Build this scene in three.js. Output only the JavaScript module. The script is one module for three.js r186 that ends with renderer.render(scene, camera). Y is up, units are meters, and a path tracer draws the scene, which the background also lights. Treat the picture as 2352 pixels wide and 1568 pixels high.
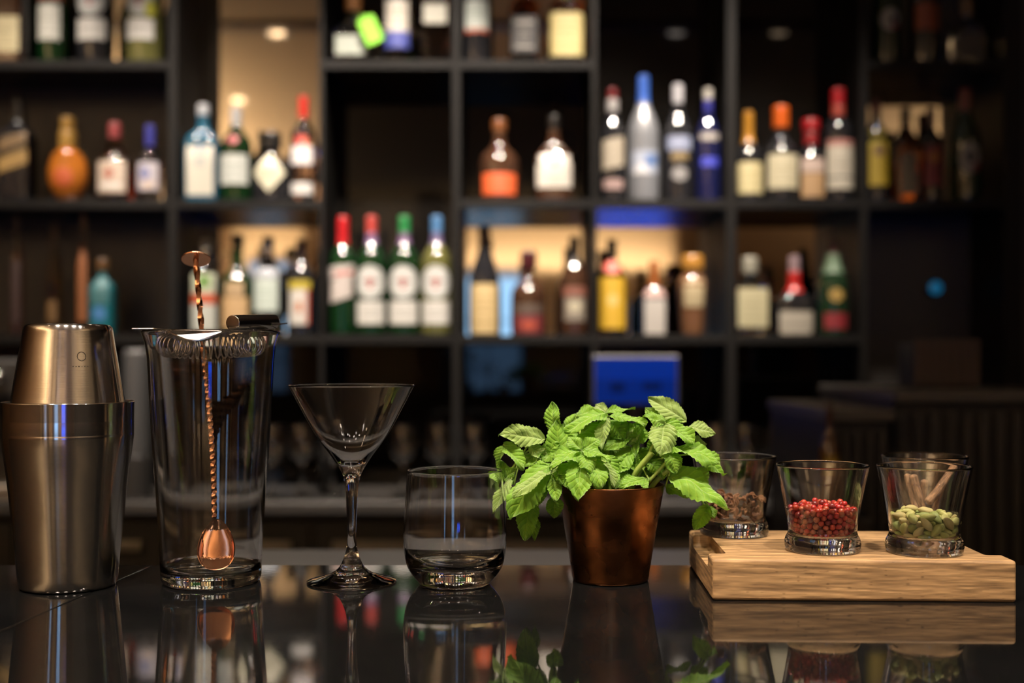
import * as THREE from 'three';
import { RoundedBoxGeometry } from 'three/addons/geometries/RoundedBoxGeometry.js';
import { mergeGeometries, mergeVertices, toCreasedNormals } from 'three/addons/utils/BufferGeometryUtils.js';
import { RectAreaLightUniformsLib } from 'three/addons/lights/RectAreaLightUniformsLib.js';
import { Brush, Evaluator, SUBTRACTION } from 'three-bvh-csg';

// ---------------------------------------------------------------- camera, lights, exposure
const scene = new THREE.Scene();
scene.background = new THREE.Color(0x000000);
const FOCAL = 2700, MIDX = 1176, HORIZON = 820, EYE = 1.261;      // focal length in pixels, optical axis, eye height (m)
const camera = new THREE.PerspectiveCamera(2 * Math.atan(784 / FOCAL) * 180 / Math.PI, 1.5, 0.05, 60);
camera.position.set(0, EYE, 0);
camera.lookAt(0, EYE, -1);
camera.setViewOffset(2352, 1568, 0, -36, 2352, 1568);
camera.focus = 0.815;
camera.userData.fStop = 3.7;
scene.add(camera);
const renderer = new THREE.WebGLRenderer({ antialias: true });
renderer.toneMapping = THREE.LinearToneMapping;
renderer.toneMappingExposure = 1.0;
renderer.shadowMap.enabled = true;
RectAreaLightUniformsLib.init();

const CEIL = 3.0, WARM = 0xffdcb4, SOFTWHITE = 0xffeedd;
// downlights in the ceiling: [x, z, aim x, aim y, aim z, intensity, half cone (rad), colour, what it stands over]
const DOWNLIGHTS = [
  [-1.26, -0.16, -1.10, 1.1, -0.84, 5, 0.42, WARM, 'over the bar end beside the shaker'],
  [-0.66, -0.16, -0.36, 1.1, -0.84, 8, 0.42, SOFTWHITE, 'shining on the steel shaker'],
  [-0.20, -0.16, -0.14, 1.1, -0.84, 8, 0.42, SOFTWHITE, 'shining on the stemmed glass'],
  [0.31, -0.16, 0.14, 1.1, -0.84, 8, 0.42, SOFTWHITE, 'shining on the mint'],
  [0.88, -0.16, 0.34, 1.1, -0.82, 9, 0.40, SOFTWHITE, 'shining on the wooden board'],
  [1.43, -0.16, 1.43, 0.9, -0.3, 4, 0.35, WARM, 'over the far bar end'],
  [-1.30, -2.30, -1.18, 1.55, -3.02, 26, 0.36, SOFTWHITE, 'shining on the round orange bottle'],
  [-0.74, -2.30, -0.72, 1.55, -3.02, 42, 0.36, SOFTWHITE, 'shining on the blue square bottle'],
  [-0.26, -2.30, -0.26, 1.55, -3.02, 52, 0.36, SOFTWHITE, 'shining on the three medallion bottles'],
  [0.22, -2.30, 0.22, 1.55, -3.02, 46, 0.36, SOFTWHITE, 'shining on the bottle with the orange band'],
  [0.66, -2.30, 0.60, 1.55, -3.02, 38, 0.33, SOFTWHITE, 'shining on the bottle with the orange cap'],
  [-2.30, 1.50, -2.3, 0, 1.5, 20, 0.6, WARM, 'over the far corner of the guest floor'],
  [-1.85, 1.50, -1.85, 0, 1.5, 20, 0.6, WARM, 'over the guest floor by the brown pillars'],
  [1.60, 2.50, 1.6, 0, 2.5, 20, 0.6, WARM, 'over the guest floor by the low blue window'],
];
// long uplights of the guest room: [x, y, z, turn about y, length, intensity, colour, where]
const COVES = [
  [0, 2.18, 6.2, Math.PI, 7.6, 80, 0xffe2bd, 'long warm uplight trough along the cream far wall'],
  [-2.9, 2.30, 2.6, Math.PI / 2, 5.2, 290, 0xffe2bd, 'warm uplight trough hung beside the brown panelled wall'],
  [3.72, 2.12, 2.8, -Math.PI / 2, 5.0, 90, 0xffe2bd, 'weak warm uplight trough along the dark side wall'],
];

// ---------------------------------------------------------------- helpers
let seed = 20240611;
const rnd = () => { seed = (seed * 1664525 + 1013904223) >>> 0; return seed / 4294967296; };
const rr = (a, b) => a + (b - a) * rnd();
const V = (x, y, z) => new THREE.Vector3(x, y, z);
const X = (px, d) => (px - MIDX) * d / FOCAL;                    // place along the bar of something seen at column px, d metres away
const Y = (py, d) => EYE - (py - HORIZON) * d / FOCAL;           // height of something seen at row py
const at = (px, py, d) => V(X(px, d), Y(py, d), -d);
const used = {};
function numbered(n) { const k = used[n] = (used[n] ?? -1) + 1; return k ? n + '_' + String(k).padStart(3, '0') : n; }
function shade(o) { o.traverse(c => { if (c.isMesh) { c.castShadow = true; c.receiveShadow = true; } }); return o; }
function tag(o, label, category, group, kind) {
  o.userData.label = label; o.userData.category = category;
  if (group) o.userData.group = group;
  if (kind) o.userData.kind = kind;
  return o;
}
function thing(name, label, category, pos = [0, 0, 0], turn = 0, group, kind) {
  const g = new THREE.Group(); g.name = numbered(name); g.position.set(...pos); g.rotation.y = turn; scene.add(g);
  return tag(g, label, category, group, kind);
}
function part(name, geo, mat, parent, label) {
  const m = new THREE.Mesh(geo, mat); m.name = name; m.castShadow = m.receiveShadow = true; parent.add(m);
  if (label) m.userData.label = label;
  return m;
}
function solo(name, geo, mat, label, category, group, kind) {
  const m = new THREE.Mesh(geo, mat); m.name = numbered(name); m.castShadow = m.receiveShadow = true; scene.add(m);
  return tag(m, label, category, group, kind);
}
const box = (w, h, d, x = 0, y = 0, z = 0) => new THREE.BoxGeometry(w, h, d).translate(x, y, z);
const rbox = (w, h, d, r, x = 0, y = 0, z = 0, s = 2) => new RoundedBoxGeometry(w, h, d, s, r).translate(x, y, z);
const std = (o) => new THREE.MeshStandardMaterial(o);
const phys = (o) => new THREE.MeshPhysicalMaterial(o);
const lin = (r, g, b) => new THREE.Color().setRGB(r, g, b);
// lathe with smooth runs between the creases of a profile; a point is [r, y] or [r, y, 1] where the outline has an edge
function lathe(pts, seg = 64) {
  const runs = []; let run = [pts[0]];
  for (let i = 1; i < pts.length; i++) { run.push(pts[i]); if (pts[i][2] && i < pts.length - 1) { runs.push(run); run = [pts[i]]; } }
  runs.push(run);
  const gs = runs.map(r => new THREE.LatheGeometry(r.map(p => new THREE.Vector2(p[0], p[1])), seg));
  return gs.length > 1 ? mergeGeometries(gs) : gs[0];
}
function bez(list, n = 10) { // smooth curve through profile points
  const c = new THREE.CatmullRomCurve3(list.map(p => V(p[0], p[1], 0)), false, 'centripetal');
  return c.getPoints(n * (list.length - 1)).map(p => [Math.max(0, p.x), p.y]);
}
// value noise
const NB = 256, PERM = new Uint8Array(NB * 2), NV = new Float32Array(NB);
for (let i = 0; i < NB; i++) { PERM[i] = i; NV[i] = rnd(); }
for (let i = NB - 1; i > 0; i--) { const j = Math.floor(rnd() * (i + 1)); const t = PERM[i]; PERM[i] = PERM[j]; PERM[j] = t; }
for (let i = 0; i < NB; i++) PERM[NB + i] = PERM[i];
const sm = t => t * t * (3 - 2 * t);
function noise2(x, y, per = 256) {
  const x0 = Math.floor(x), y0 = Math.floor(y), fx = sm(x - x0), fy = sm(y - y0), w = v => ((v % per) + per) % per;
  const h = (a, b) => NV[PERM[(PERM[w(a) & 255] + w(b)) & 255]];
  const a = h(x0, y0), b = h(x0 + 1, y0), c = h(x0, y0 + 1), d = h(x0 + 1, y0 + 1);
  return a + (b - a) * fx + (c - a) * fy + (a - b - c + d) * fx * fy;
}
const fbm = (x, y, o = 4, per = 256) => { let s = 0, a = 0.5, p = per; for (let i = 0; i < o; i++) { s += a * noise2(x, y, p); x *= 2; y *= 2; p = Math.min(256, p * 2); a *= 0.5; } return s / (1 - Math.pow(0.5, o)); };
const noise3 = (x, y, z) => (noise2(x + 17.3 * Math.floor(z), y) * (1 - sm(z - Math.floor(z))) + noise2(x + 17.3 * (Math.floor(z) + 1), y) * sm(z - Math.floor(z)));
function dataTex(w, h, fn, srgb = true, wrap = true) {
  const a = new Uint8Array(w * h * 4);
  for (let j = 0; j < h; j++) for (let i = 0; i < w; i++) {
    const c = fn(i / w, j / h, i, j), k = (j * w + i) * 4;
    a[k] = Math.max(0, Math.min(255, c[0])); a[k + 1] = Math.max(0, Math.min(255, c[1])); a[k + 2] = Math.max(0, Math.min(255, c[2])); a[k + 3] = 255;
  }
  const t = new THREE.DataTexture(a, w, h, THREE.RGBAFormat);
  t.magFilter = THREE.LinearFilter; t.minFilter = THREE.LinearFilter;
  t.wrapS = t.wrapT = wrap ? THREE.RepeatWrapping : THREE.ClampToEdgeWrapping;
  if (srgb) t.colorSpace = THREE.SRGBColorSpace;
  t.needsUpdate = true; return t;
}
// uv in metres from whichever face direction a point looks to
function metreUV(g, s = 1, ox = 0, oy = 0) {
  g = g.index ? g.toNonIndexed() : g;
  const p = g.attributes.position, n = g.attributes.normal, uv = new Float32Array(p.count * 2);
  for (let i = 0; i < p.count; i++) {
    const ax = Math.abs(n.getX(i)), ay = Math.abs(n.getY(i)), az = Math.abs(n.getZ(i));
    let u, v;
    if (ay >= ax && ay >= az) { u = p.getX(i); v = -p.getZ(i); } else if (az >= ax) { u = p.getX(i); v = p.getY(i) + 0.31; } else { u = p.getZ(i) + 0.17; v = p.getY(i) + 0.57; }
    uv[i * 2] = u * s + ox; uv[i * 2 + 1] = v * s + oy;
  }
  g.setAttribute('uv', new THREE.BufferAttribute(uv, 2)); return g;
}
// ---------------------------------------------------------------- shared materials
const M = {
  blackPaint: std({ color: lin(0.012, 0.011, 0.010), roughness: 0.45 }),
  shelfLam: phys({ color: lin(0.008, 0.0075, 0.007), roughness: 0.22, specularIntensity: 0.8 }),
  shelfFrame: phys({ color: lin(0.0042, 0.0039, 0.0036), roughness: 0.5, specularIntensity: 0.22 }),
  blackGlass: phys({ color: lin(0.004, 0.0036, 0.0032), roughness: 0.03, ior: 1.5, specularIntensity: 0.5 }),
  mirror: std({ color: lin(0.52, 0.47, 0.39), metalness: 1, roughness: 0.035 }),
  steel: std({ color: lin(0.55, 0.54, 0.52), metalness: 1, roughness: 0.3 }),
  chrome: std({ color: lin(0.72, 0.71, 0.70), metalness: 1, roughness: 0.08 }),
  glass: phys({ color: 0xffffff, transmission: 1, thickness: 0.003, roughness: 0.0, ior: 1.5, attenuationColor: new THREE.Color(0.80, 0.95, 0.88), attenuationDistance: 0.22 }),
  clearGlass: phys({ color: 0xffffff, transmission: 1, thickness: 0.003, roughness: 0.0, ior: 1.5 }),
};
const ceilingPaint = std({ color: lin(0.59, 0.485, 0.35), roughness: 0.9 });
const creamPaint = std({ color: lin(0.70, 0.60, 0.46), roughness: 0.9 });
const brownPanel = std({ color: lin(0.16, 0.10, 0.055), roughness: 0.55 });
const darkWall = std({ color: lin(0.03, 0.026, 0.022), roughness: 0.7 });
const floorWood = std({
  color: 0xffffff, roughness: 0.5,
  map: (() => { const t = dataTex(256, 256, (u, v) => { const g = fbm(u * 4, v * 40, 3, 4); const s = 0.75 + 0.5 * g; return [112 * s, 82 * s, 54 * s]; }); return t; })(),
});

// ---------------------------------------------------------------- the room
const RX = 3.9, ZB = -3.52, ZF = 6.4, T = 0.12;
function structure(name, geo, mat, label, category) { const m = new THREE.Mesh(geo, mat); m.name = name; m.castShadow = m.receiveShadow = true; scene.add(m); return tag(m, label, category, null, 'structure'); }
structure('floor', metreUV(box(2 * RX + 2 * T, T, ZF - ZB + 2 * T, 0, -T / 2, (ZF + ZB) / 2), 0.5), floorWood, 'brown wooden floor of the bar room', 'floor');
structure('ceiling', box(2 * RX + 2 * T, T, ZF + 0.25 + T, 0, CEIL + T / 2, (ZF + T - 0.25) / 2), ceilingPaint, 'warm tan painted ceiling of the guest room, mirrored behind the bottles', 'ceiling');
structure('ceiling_soffit', box(2 * RX + 2 * T, T, -0.32 - ZB + T, 0, CEIL + T / 2, (-0.32 + ZB - T) / 2), ceilingPaint, 'tan ceiling above the bar aisle', 'ceiling');
structure('trim_1', box(2 * RX, 0.06, 0.14, 0, CEIL + 0.012, -0.285), brownPanel, 'dark brown trim strip across the ceiling above the bar', 'trim');
structure('wall_back', box(2 * RX + 2 * T, CEIL, T, 0, CEIL / 2, ZB - T / 2), darkWall, 'dark wall behind the bottle shelving', 'wall');
structure('wall_left', box(T, CEIL, ZF - ZB, -RX - T / 2, CEIL / 2, (ZF + ZB) / 2), brownPanel, 'brown panelled side wall beside the shaker', 'wall');
structure('wall_right', box(T, CEIL, ZF - ZB, RX + T / 2, CEIL / 2, (ZF + ZB) / 2), darkWall, 'dark side wall beyond the cooler', 'wall');
structure('wall_front', box(2 * RX + 2 * T, CEIL, T, 0, CEIL / 2, ZF + T / 2), creamPaint, 'cream wall at the far side of the guest room', 'wall');

// pillars, windows and a screen on the far wall: what mirrors and glasses show
for (const [x, w, m] of [[-3.3, 0.5, brownPanel], [-2.05, 0.34, brownPanel], [-0.86, 0.30, brownPanel], [2.7, 1.9, brownPanel]]) {
  const g = thing('wall_pillar', 'brown wooden pillar standing out from the cream far wall', 'pillar', [x, 0, ZF - 0.2], 0, 'pillars on the far wall', 'structure');
  part('pillar_shaft', rbox(w, CEIL - 0.02, 0.36, 0.012, 0, CEIL / 2 - 0.01, 0), m, g);
}
function glow(c, k) { return std({ color: 0x050505, emissive: c, emissiveIntensity: k, roughness: 0.25 }); }
function windowAt(n, x, y0, y1, w, col, k, label, cols, rows) {
  const g = new THREE.Group(); g.name = 'window_' + n; g.position.set(x, 0, ZF - 0.03); scene.add(g);
  tag(g, label, 'window', null, 'structure');
  const h = y1 - y0, pm = glow(col, k), pw = w / cols, ph = h / rows;
  for (let i = 0; i < cols; i++) for (let j = 0; j < rows; j++) part('window_pane', box(pw - 0.03, ph - 0.03, 0.012, -w / 2 + pw * (i + 0.5), y0 + ph * (j + 0.5), 0), pm, g);
  const fr = [];
  for (let i = 0; i <= cols; i++) fr.push(box(0.035, h + 0.035, 0.05, -w / 2 + pw * i, (y0 + y1) / 2, 0));
  for (let j = 0; j <= rows; j++) fr.push(box(w, 0.035, 0.05, 0, y0 + ph * j, 0));
  part('window_frame', mergeGeometries(fr), M.blackPaint, g);
  const l = new THREE.RectAreaLight(col, k, w, h); l.name = 'window_daylight'; l.position.set(x, (y0 + y1) / 2, ZF - 0.075); l.lookAt(x, (y0 + y1) / 2, 0); scene.add(l);
}
windowAt(1, -0.26, 0.55, 2.2, 0.72, 0x8fc4ff, 1.5, 'tall dusk-blue window with dark frame in the cream far wall', 2, 3);
windowAt(2, -2.65, 0.7, 2.3, 0.42, 0x9cc8ff, 1.0, 'narrow dusk-blue window between the brown pillars', 1, 3);
windowAt(3, 1.30, 0.15, 0.95, 0.80, 0x2a5cff, 3.2, 'low window glowing deep blue under the cream wall', 2, 1);

// coves
for (const [x, y, z, turn, len, k, col, where] of COVES) {
  const g = thing('cove_light', where, 'lamp', [x, y, z], turn);
  part('cove_trough', mergeGeometries([box(len, 0.02, 0.16, 0, -0.05, 0), box(len, 0.045, 0.02, 0, -0.0375, 0.08)]), creamPaint, g);
  part('cove_lamp_strip', box(len - 0.05, 0.012, 0.05, 0, -0.03, -0.01), glow(col, 3), g);
  const l = new THREE.RectAreaLight(col, k, len - 0.05, 0.05); l.name = 'cove_light_source';
  l.position.set(x, y - 0.018, z); l.rotation.set(Math.PI / 2, 0, 0);
  const h = new THREE.Group(); h.position.set(x, y - 0.018, z); h.rotation.y = turn; l.position.set(0, 0, -0.01); h.name = 'cove_light_mount'; h.add(l); scene.add(h);
}
// downlights
for (const [x, z, ax, ay, az, k, ang, col, what] of DOWNLIGHTS) {
  const g = thing('ceiling_downlight', 'small round ceiling downlight ' + what, 'lamp', [x, CEIL, z]);
  part('trim_ring', lathe([[0.040, -0.001], [0.060, -0.004], [0.064, 0], [0.064, 0.004], [0.04, 0.004]], 32), M.steel, g);
  part('lamp_lens', new THREE.CylinderGeometry(0.042, 0.042, 0.006, 32).translate(0, -0.001, 0), glow(col, 14), g);
  const s = new THREE.SpotLight(col, k, 0, ang, 0.7, 2); s.name = 'downlight_beam';
  s.position.set(x, CEIL - 0.035, z); s.target.position.set(ax, ay, az); s.shadow.radius = 2.2; s.castShadow = true; s.target.name = 'downlight_target';
  scene.add(s); scene.add(s.target);
}
// ---------------------------------------------------------------- the shelving behind the bar
const DS = 3.0, DM = 3.23;                                        // distance of the shelf fronts and of the panels behind
const UX = { a0: -262, a: 57, b: 396, c: 738, d: 1048, e: 1365, f: 1680, g: 1985, h: 2328 };
const UW = { a0: 20, a: 12, b: 20, c: 10, d: 18, e: 12, f: 22, g: 18, h: 44 };
const SH = { top: 2.018, mid: 1.662, low: 1.3165 }, ST = 0.021, TOPY = 2.42, BOTY = 0.915;
const unit = thing('back_bar_shelving', 'black open bottle shelving with mirror and black glass panels behind the bar', 'shelving', [0, 0, -(DS + DM) / 2], 0);
const depth = DM - DS, shelfX = (k) => X(UX[k], DS);
for (const k of ['a0', 'b', 'c', 'd', 'e', 'f', 'g', 'h'])
  part('upright', rbox(UW[k] * DS / FOCAL, TOPY - BOTY, depth, 0.0015, shelfX(k), (TOPY + BOTY) / 2, 0), M.shelfFrame, unit);
part('upright', rbox(UW.a * DS / FOCAL, TOPY - SH.top - 0.02, depth, 0.0015, shelfX('a'), (TOPY + SH.top) / 2, 0), M.shelfFrame, unit);
function shelf(k0, k1, y) {
  const x0 = shelfX(k0) + UW[k0] * DS / FOCAL / 2, x1 = shelfX(k1) - UW[k1] * DS / FOCAL / 2;
  const s = part('shelf_board', rbox(x1 - x0, ST, depth - 0.006, 0.0015, (x0 + x1) / 2, y - ST / 2, -0.001), M.shelfLam, unit);
  part('shelf_edge', rbox(x1 - x0, ST + 0.001, 0.006, 0.001, (x0 + x1) / 2, y - ST / 2, depth / 2 - 0.002), M.shelfFrame, s);
}
shelf('a0', 'b', SH.top); shelf('c', 'd', SH.top); shelf('d', 'e', SH.top); shelf('g', 'h', SH.top);
shelf('a0', 'b', SH.mid); shelf('b', 'c', SH.mid); shelf('d', 'e', SH.mid); shelf('e', 'f', SH.mid); shelf('f', 'g', SH.mid); shelf('g', 'h', SH.mid);
for (const [a, b] of [['a0', 'b'], ['b', 'c'], ['c', 'd'], ['d', 'e'], ['e', 'f'], ['f', 'g']]) shelf(a, b, SH.low);
for (const [a, b] of [['a0', 'b'], ['b', 'c'], ['c', 'd'], ['d', 'e'], ['e', 'f'], ['f', 'g'], ['g', 'h']]) shelf(a, b, TOPY);
function panel(k0, k1, y0, y1, mat, name) {
  const x0 = shelfX(k0), x1 = shelfX(k1);
  part(name, box(x1 - x0 - 0.004, y1 - y0 - 0.004, 0.008, (x0 + x1) / 2, (y0 + y1) / 2, -depth / 2 + 0.002), mat, unit);
}
const GP = 'black_glass_panel', MP = 'mirror_panel';
panel('a0', 'b', SH.top, TOPY, M.mirror, MP); panel('a0', 'b', SH.mid, SH.top, M.blackPaint, 'back_panel'); panel('a0', 'b', SH.low, SH.mid, M.blackPaint, 'back_panel');
panel('b', 'c', SH.low, SH.mid, M.mirror, MP); panel('b', 'c', SH.mid, TOPY, M.mirror, MP);
panel('c', 'd', SH.top, TOPY, M.blackGlass, GP); panel('c', 'd', SH.low, SH.top, M.blackGlass, GP);
panel('d', 'e', SH.top, TOPY, M.mirror, MP); panel('d', 'e', SH.mid, SH.top, M.blackGlass, GP); panel('d', 'e', SH.low, SH.mid, M.mirror, MP);
panel('e', 'f', SH.mid, TOPY, M.blackGlass, GP); panel('e', 'f', SH.low, SH.mid, M.mirror, MP);
panel('f', 'g', SH.mid, TOPY, M.blackGlass, GP); panel('f', 'g', SH.low, SH.mid, M.mirror, MP);
panel('g', 'h', SH.top, TOPY, M.blackPaint, 'back_panel'); panel('g', 'h', SH.mid, SH.top, M.mirror, MP); panel('g', 'h', BOTY, SH.mid, M.blackPaint, 'back_panel');
for (const [a, b] of [['a0', 'b'], ['b', 'c'], ['c', 'd'], ['d', 'e'], ['e', 'f'], ['f', 'g']]) panel(a, b, BOTY, SH.low, M.blackGlass, GP);

// back counter
{
  const g = thing('back_counter', 'long black back counter with steel edges under the bottle shelving', 'counter', [0, 0, -3.1]);
  const x0 = X(-300, 2.9), x1 = X(2420, 2.9), xm = (x0 + x1) / 2, w = x1 - x0;
  part('worktop', rbox(w, 0.03, 0.66, 0.004, xm, 0.90, -0.05), phys({ color: lin(0.02, 0.019, 0.018), roughness: 0.16 }), g);
  part('worktop_edge', rbox(w, 0.028, 0.008, 0.002, xm, 0.90, 0.283), std({ color: lin(0.07, 0.068, 0.065), roughness: 0.4, metalness: 0.6 }), g);
  part('cabinet_body', box(w, 0.80, 0.58, xm, 0.48, -0.09), M.blackPaint, g);
  part('plinth', box(w, 0.08, 0.52, xm, 0.04, -0.11), M.blackPaint, g);
  for (let i = 0; i < 8; i++) {
    const dw = w / 8, cx = x0 + dw * (i + 0.5), door = part('cabinet_door', rbox(dw - 0.008, 0.76, 0.018, 0.002, cx, 0.48, 0.209), M.blackPaint, g);
    part('door_handle', rbox(dw * 0.72, 0.022, 0.02, 0.004, cx, 0.80, 0.226), std({ color: lin(0.30, 0.28, 0.25), roughness: 0.35, metalness: 0.8 }), door);
  }
}
// ---------------------------------------------------------------- bottles
function mult(th, n) { return n <= 2 ? 1 : Math.pow(Math.pow(Math.abs(Math.cos(th)), n) + Math.pow(Math.abs(Math.sin(th)), n), -1 / n); }
// body with a round neck and, where n > 2, a squared base; flat < 1 thins it front to back
function bottleBody(prof, neckY, n, flat, seg = 40) {
  const pos = [], idx = [], uv = [], m = prof.length;
  for (let i = 0; i < m; i++) for (let j = 0; j <= seg; j++) {
    const th = j / seg * Math.PI * 2 + Math.PI / 4, [r, y] = prof[i];
    const k = THREE.MathUtils.clamp((neckY - y) / (neckY * 0.22 + 1e-6), 0, 1), f = 1 + (mult(th, n) - 1) * k;
    const fl = 1 + (flat - 1) * k;
    pos.push(r * f * Math.sin(th), y, r * f * Math.cos(th) * fl); uv.push(j / seg, y);
  }
  for (let i = 0; i < m - 1; i++) for (let j = 0; j < seg; j++) { const a = i * (seg + 1) + j, b = a + seg + 1; idx.push(a, a + 1, b, b, a + 1, b + 1); }
  const g = new THREE.BufferGeometry(); g.setAttribute('position', new THREE.Float32BufferAttribute(pos, 3)); g.setAttribute('uv', new THREE.Float32BufferAttribute(uv, 2)); g.setIndex(idx);
  let q = g; q.deleteAttribute('uv'); q = mergeVertices(q, 1e-6); q.computeVertexNormals(); return q;
}
// outlines: [radius / R, height / H]
const SHAPES = {
  round: { p: [[0.0, 0.004], [0.86, 0.0], [0.97, 0.012], [1, 0.04], [1, 0.56], [0.97, 0.62], [0.80, 0.69], [0.52, 0.745], [0.36, 0.79], [0.33, 0.84], [0.33, 0.96], [0.30, 0.985], [0, 0.986]], neck: 0.80 },
  tall: { p: [[0.0, 0.004], [0.86, 0.0], [0.97, 0.012], [1, 0.04], [1, 0.50], [0.96, 0.57], [0.78, 0.66], [0.50, 0.74], [0.37, 0.80], [0.34, 0.86], [0.34, 0.96], [0.31, 0.985], [0, 0.986]], neck: 0.82 },
  square: { p: [[0.0, 0.004], [0.9, 0.0], [0.98, 0.012], [1, 0.04], [1, 0.60], [0.96, 0.645], [0.78, 0.69], [0.5, 0.73], [0.36, 0.77], [0.34, 0.82], [0.34, 0.96], [0.31, 0.985], [0, 0.986]], neck: 0.79 },
  wine: { p: [[0.0, 0.02], [0.7, 0.0], [0.97, 0.006], [1, 0.03], [1, 0.45], [0.95, 0.53], [0.78, 0.63], [0.56, 0.72], [0.42, 0.79], [0.37, 0.86], [0.36, 0.97], [0.34, 0.985], [0, 0.986]], neck: 0.84 },
  squat: { p: [[0.0, 0.004], [0.86, 0.0], [0.97, 0.015], [1, 0.05], [1, 0.46], [0.95, 0.53], [0.74, 0.60], [0.46, 0.66], [0.34, 0.72], [0.32, 0.80], [0.32, 0.94], [0.30, 0.98], [0, 0.982]], neck: 0.72 },
  decanter: { p: [[0.0, 0.004], [0.9, 0.0], [0.99, 0.015], [1, 0.05], [0.97, 0.40], [0.88, 0.48], [0.55, 0.56], [0.30, 0.64], [0.24, 0.74], [0.24, 0.92], [0.26, 0.975], [0, 0.98]], neck: 0.6 },
  globe: { p: [[0.0, 0.008], [0.40, 0.0], [0.48, 0.02], [0.70, 0.09], [0.92, 0.2], [1, 0.33], [0.93, 0.46], [0.72, 0.57], [0.42, 0.635], [0.30, 0.68], [0.28, 0.78], [0.28, 0.97], [0, 0.98]], neck: 0.62 },
  taper: { p: [[0.0, 0.004], [0.62, 0.0], [0.72, 0.012], [0.76, 0.05], [0.86, 0.3], [1, 0.60], [0.98, 0.66], [0.78, 0.74], [0.5, 0.79], [0.42, 0.82], [0.40, 0.96], [0.37, 0.985], [0, 0.986]], neck: 0.8 },
};
function profileOf(shape, R, H) {
  const s = SHAPES[shape], q = s.p.map(([r, y]) => [r * R, y * H]);
  const out = [q[0], q[1]];
  const mid = bez(q.slice(2, -1), 5); out.push(...mid, q[q.length - 1]);
  return out;
}
function radiusAt(prof, y) { for (let i = 2; i < prof.length - 1; i++) if (prof[i + 1][1] >= y && prof[i][1] <= y) { const t = (y - prof[i][1]) / Math.max(1e-6, prof[i + 1][1] - prof[i][1]); return prof[i][0] + (prof[i + 1][0] - prof[i][0]) * t; } return y > prof[prof.length - 2][1] ? prof[prof.length - 2][0] : prof[4][0]; }
// a paper label wrapped on the front: s runs sideways in metres
function labelGeo(prof, neckY, n, flat, y0, y1, w, kind = 'rect', tilt = 0) {
  const NX = 14, NY = kind === 'rect' ? 4 : 14, pos = [], uv = [], idx = [];
  for (let j = 0; j <= NY; j++) for (let i = 0; i <= NX; i++) {
    let u = i / NX * 2 - 1, v = j / NY * 2 - 1, a = u, b = v;
    if (kind === 'disc') { const x2 = u * Math.sqrt(1 - v * v / 2), y2 = v * Math.sqrt(1 - u * u / 2); a = x2; b = y2; }
    if (kind === 'diamond') { a = (u + v) / 2; b = (v - u) / 2; }
    const s = a * w / 2, y = (y0 + y1) / 2 + b * (y1 - y0) / 2 + tilt * s, R = radiusAt(prof, y);
    const k = THREE.MathUtils.clamp((neckY - y) / (neckY * 0.22 + 1e-6), 0, 1), fl = 1 + (flat - 1) * k;
    let th = Math.max(-1.5, Math.min(1.5, s / R));
    if (n > 2) { const f0 = t => R * (1 + (mult(t, n) - 1) * k) * Math.sin(t); let lo = -1.2, hi = 1.2; for (let q = 0; q < 24; q++) { const m = (lo + hi) / 2; if (f0(m) < s) lo = m; else hi = m; } th = (lo + hi) / 2; }
    const rr2 = R * (1 + (mult(th, n) - 1) * k) + 0.0007;
    pos.push(rr2 * Math.sin(th), y, (rr2 * Math.cos(th)) * fl + 0.0004); uv.push((a + 1) / 2, (b + 1) / 2);
  }
  for (let j = 0; j < NY; j++) for (let i = 0; i < NX; i++) { const a = j * (NX + 1) + i, b = a + NX + 1; idx.push(a, a + 1, b, b, a + 1, b + 1); }
  const g = new THREE.BufferGeometry(); g.setAttribute('position', new THREE.Float32BufferAttribute(pos, 3)); g.setAttribute('uv', new THREE.Float32BufferAttribute(uv, 2)); g.setIndex(idx); g.computeVertexNormals(); return g;
}
const matCache = {};
const INK = 0.29; // paper and caps reflect this share of their printed colour
const paper = (c) => matCache['p' + c] ??= std({ color: new THREE.Color(c).multiplyScalar(INK), roughness: 0.6 });
const capMat = (c) => matCache['c' + c] ??= phys({ color: new THREE.Color(c).multiplyScalar(INK), roughness: 0.32 });
const printTex = {};
// printed paper: ground colour and a list of [shape, colour, x, y, w, h] in 0..1
function printed(key, ground, marks) {
  if (printTex[key]) return printTex[key];
  const c = document.createElement('canvas'); c.width = 96; c.height = 96; const q = c.getContext('2d');
  q.fillStyle = ground; q.fillRect(0, 0, 96, 96);
  for (const [s, col, x, y, w, h] of marks) {
    q.fillStyle = col; q.beginPath();
    if (s === 'o') { q.ellipse(x * 96, y * 96, w * 48, h * 48, 0, 0, 7); q.fill(); }
    else if (s === 'l') { for (let i = 0; i < 3; i++) q.fillRect((x - w / 2 + 0.03 * i) * 96, (y + h * i) * 96, w * 96 * (1 - 0.12 * i), 3); }
    else if (s === 'r') { q.strokeStyle = col; q.lineWidth = 4; q.ellipse(x * 96, y * 96, w * 48, h * 48, 0, 0, 7); q.stroke(); }
    else if (s === 't') { q.moveTo(x * 96, (y - h / 2) * 96); q.lineTo((x + w / 2) * 96, (y + h / 2) * 96); q.lineTo((x - w / 2) * 96, (y + h / 2) * 96); q.fill(); }
    else q.fillRect((x - w / 2) * 96, (y - h / 2) * 96, w * 96, h * 96);
  }
  const t = new THREE.CanvasTexture(c); t.colorSpace = THREE.SRGBColorSpace;
  return printTex[key] = std({ map: t, color: lin(INK, INK, INK), roughness: 0.6 });
}
const tint = (r, g, b, d) => phys({ color: 0xffffff, transmission: 1, thickness: 0.05, roughness: 0.01, ior: 1.42, attenuationColor: new THREE.Color().setRGB(r, g, b), attenuationDistance: d });
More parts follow.
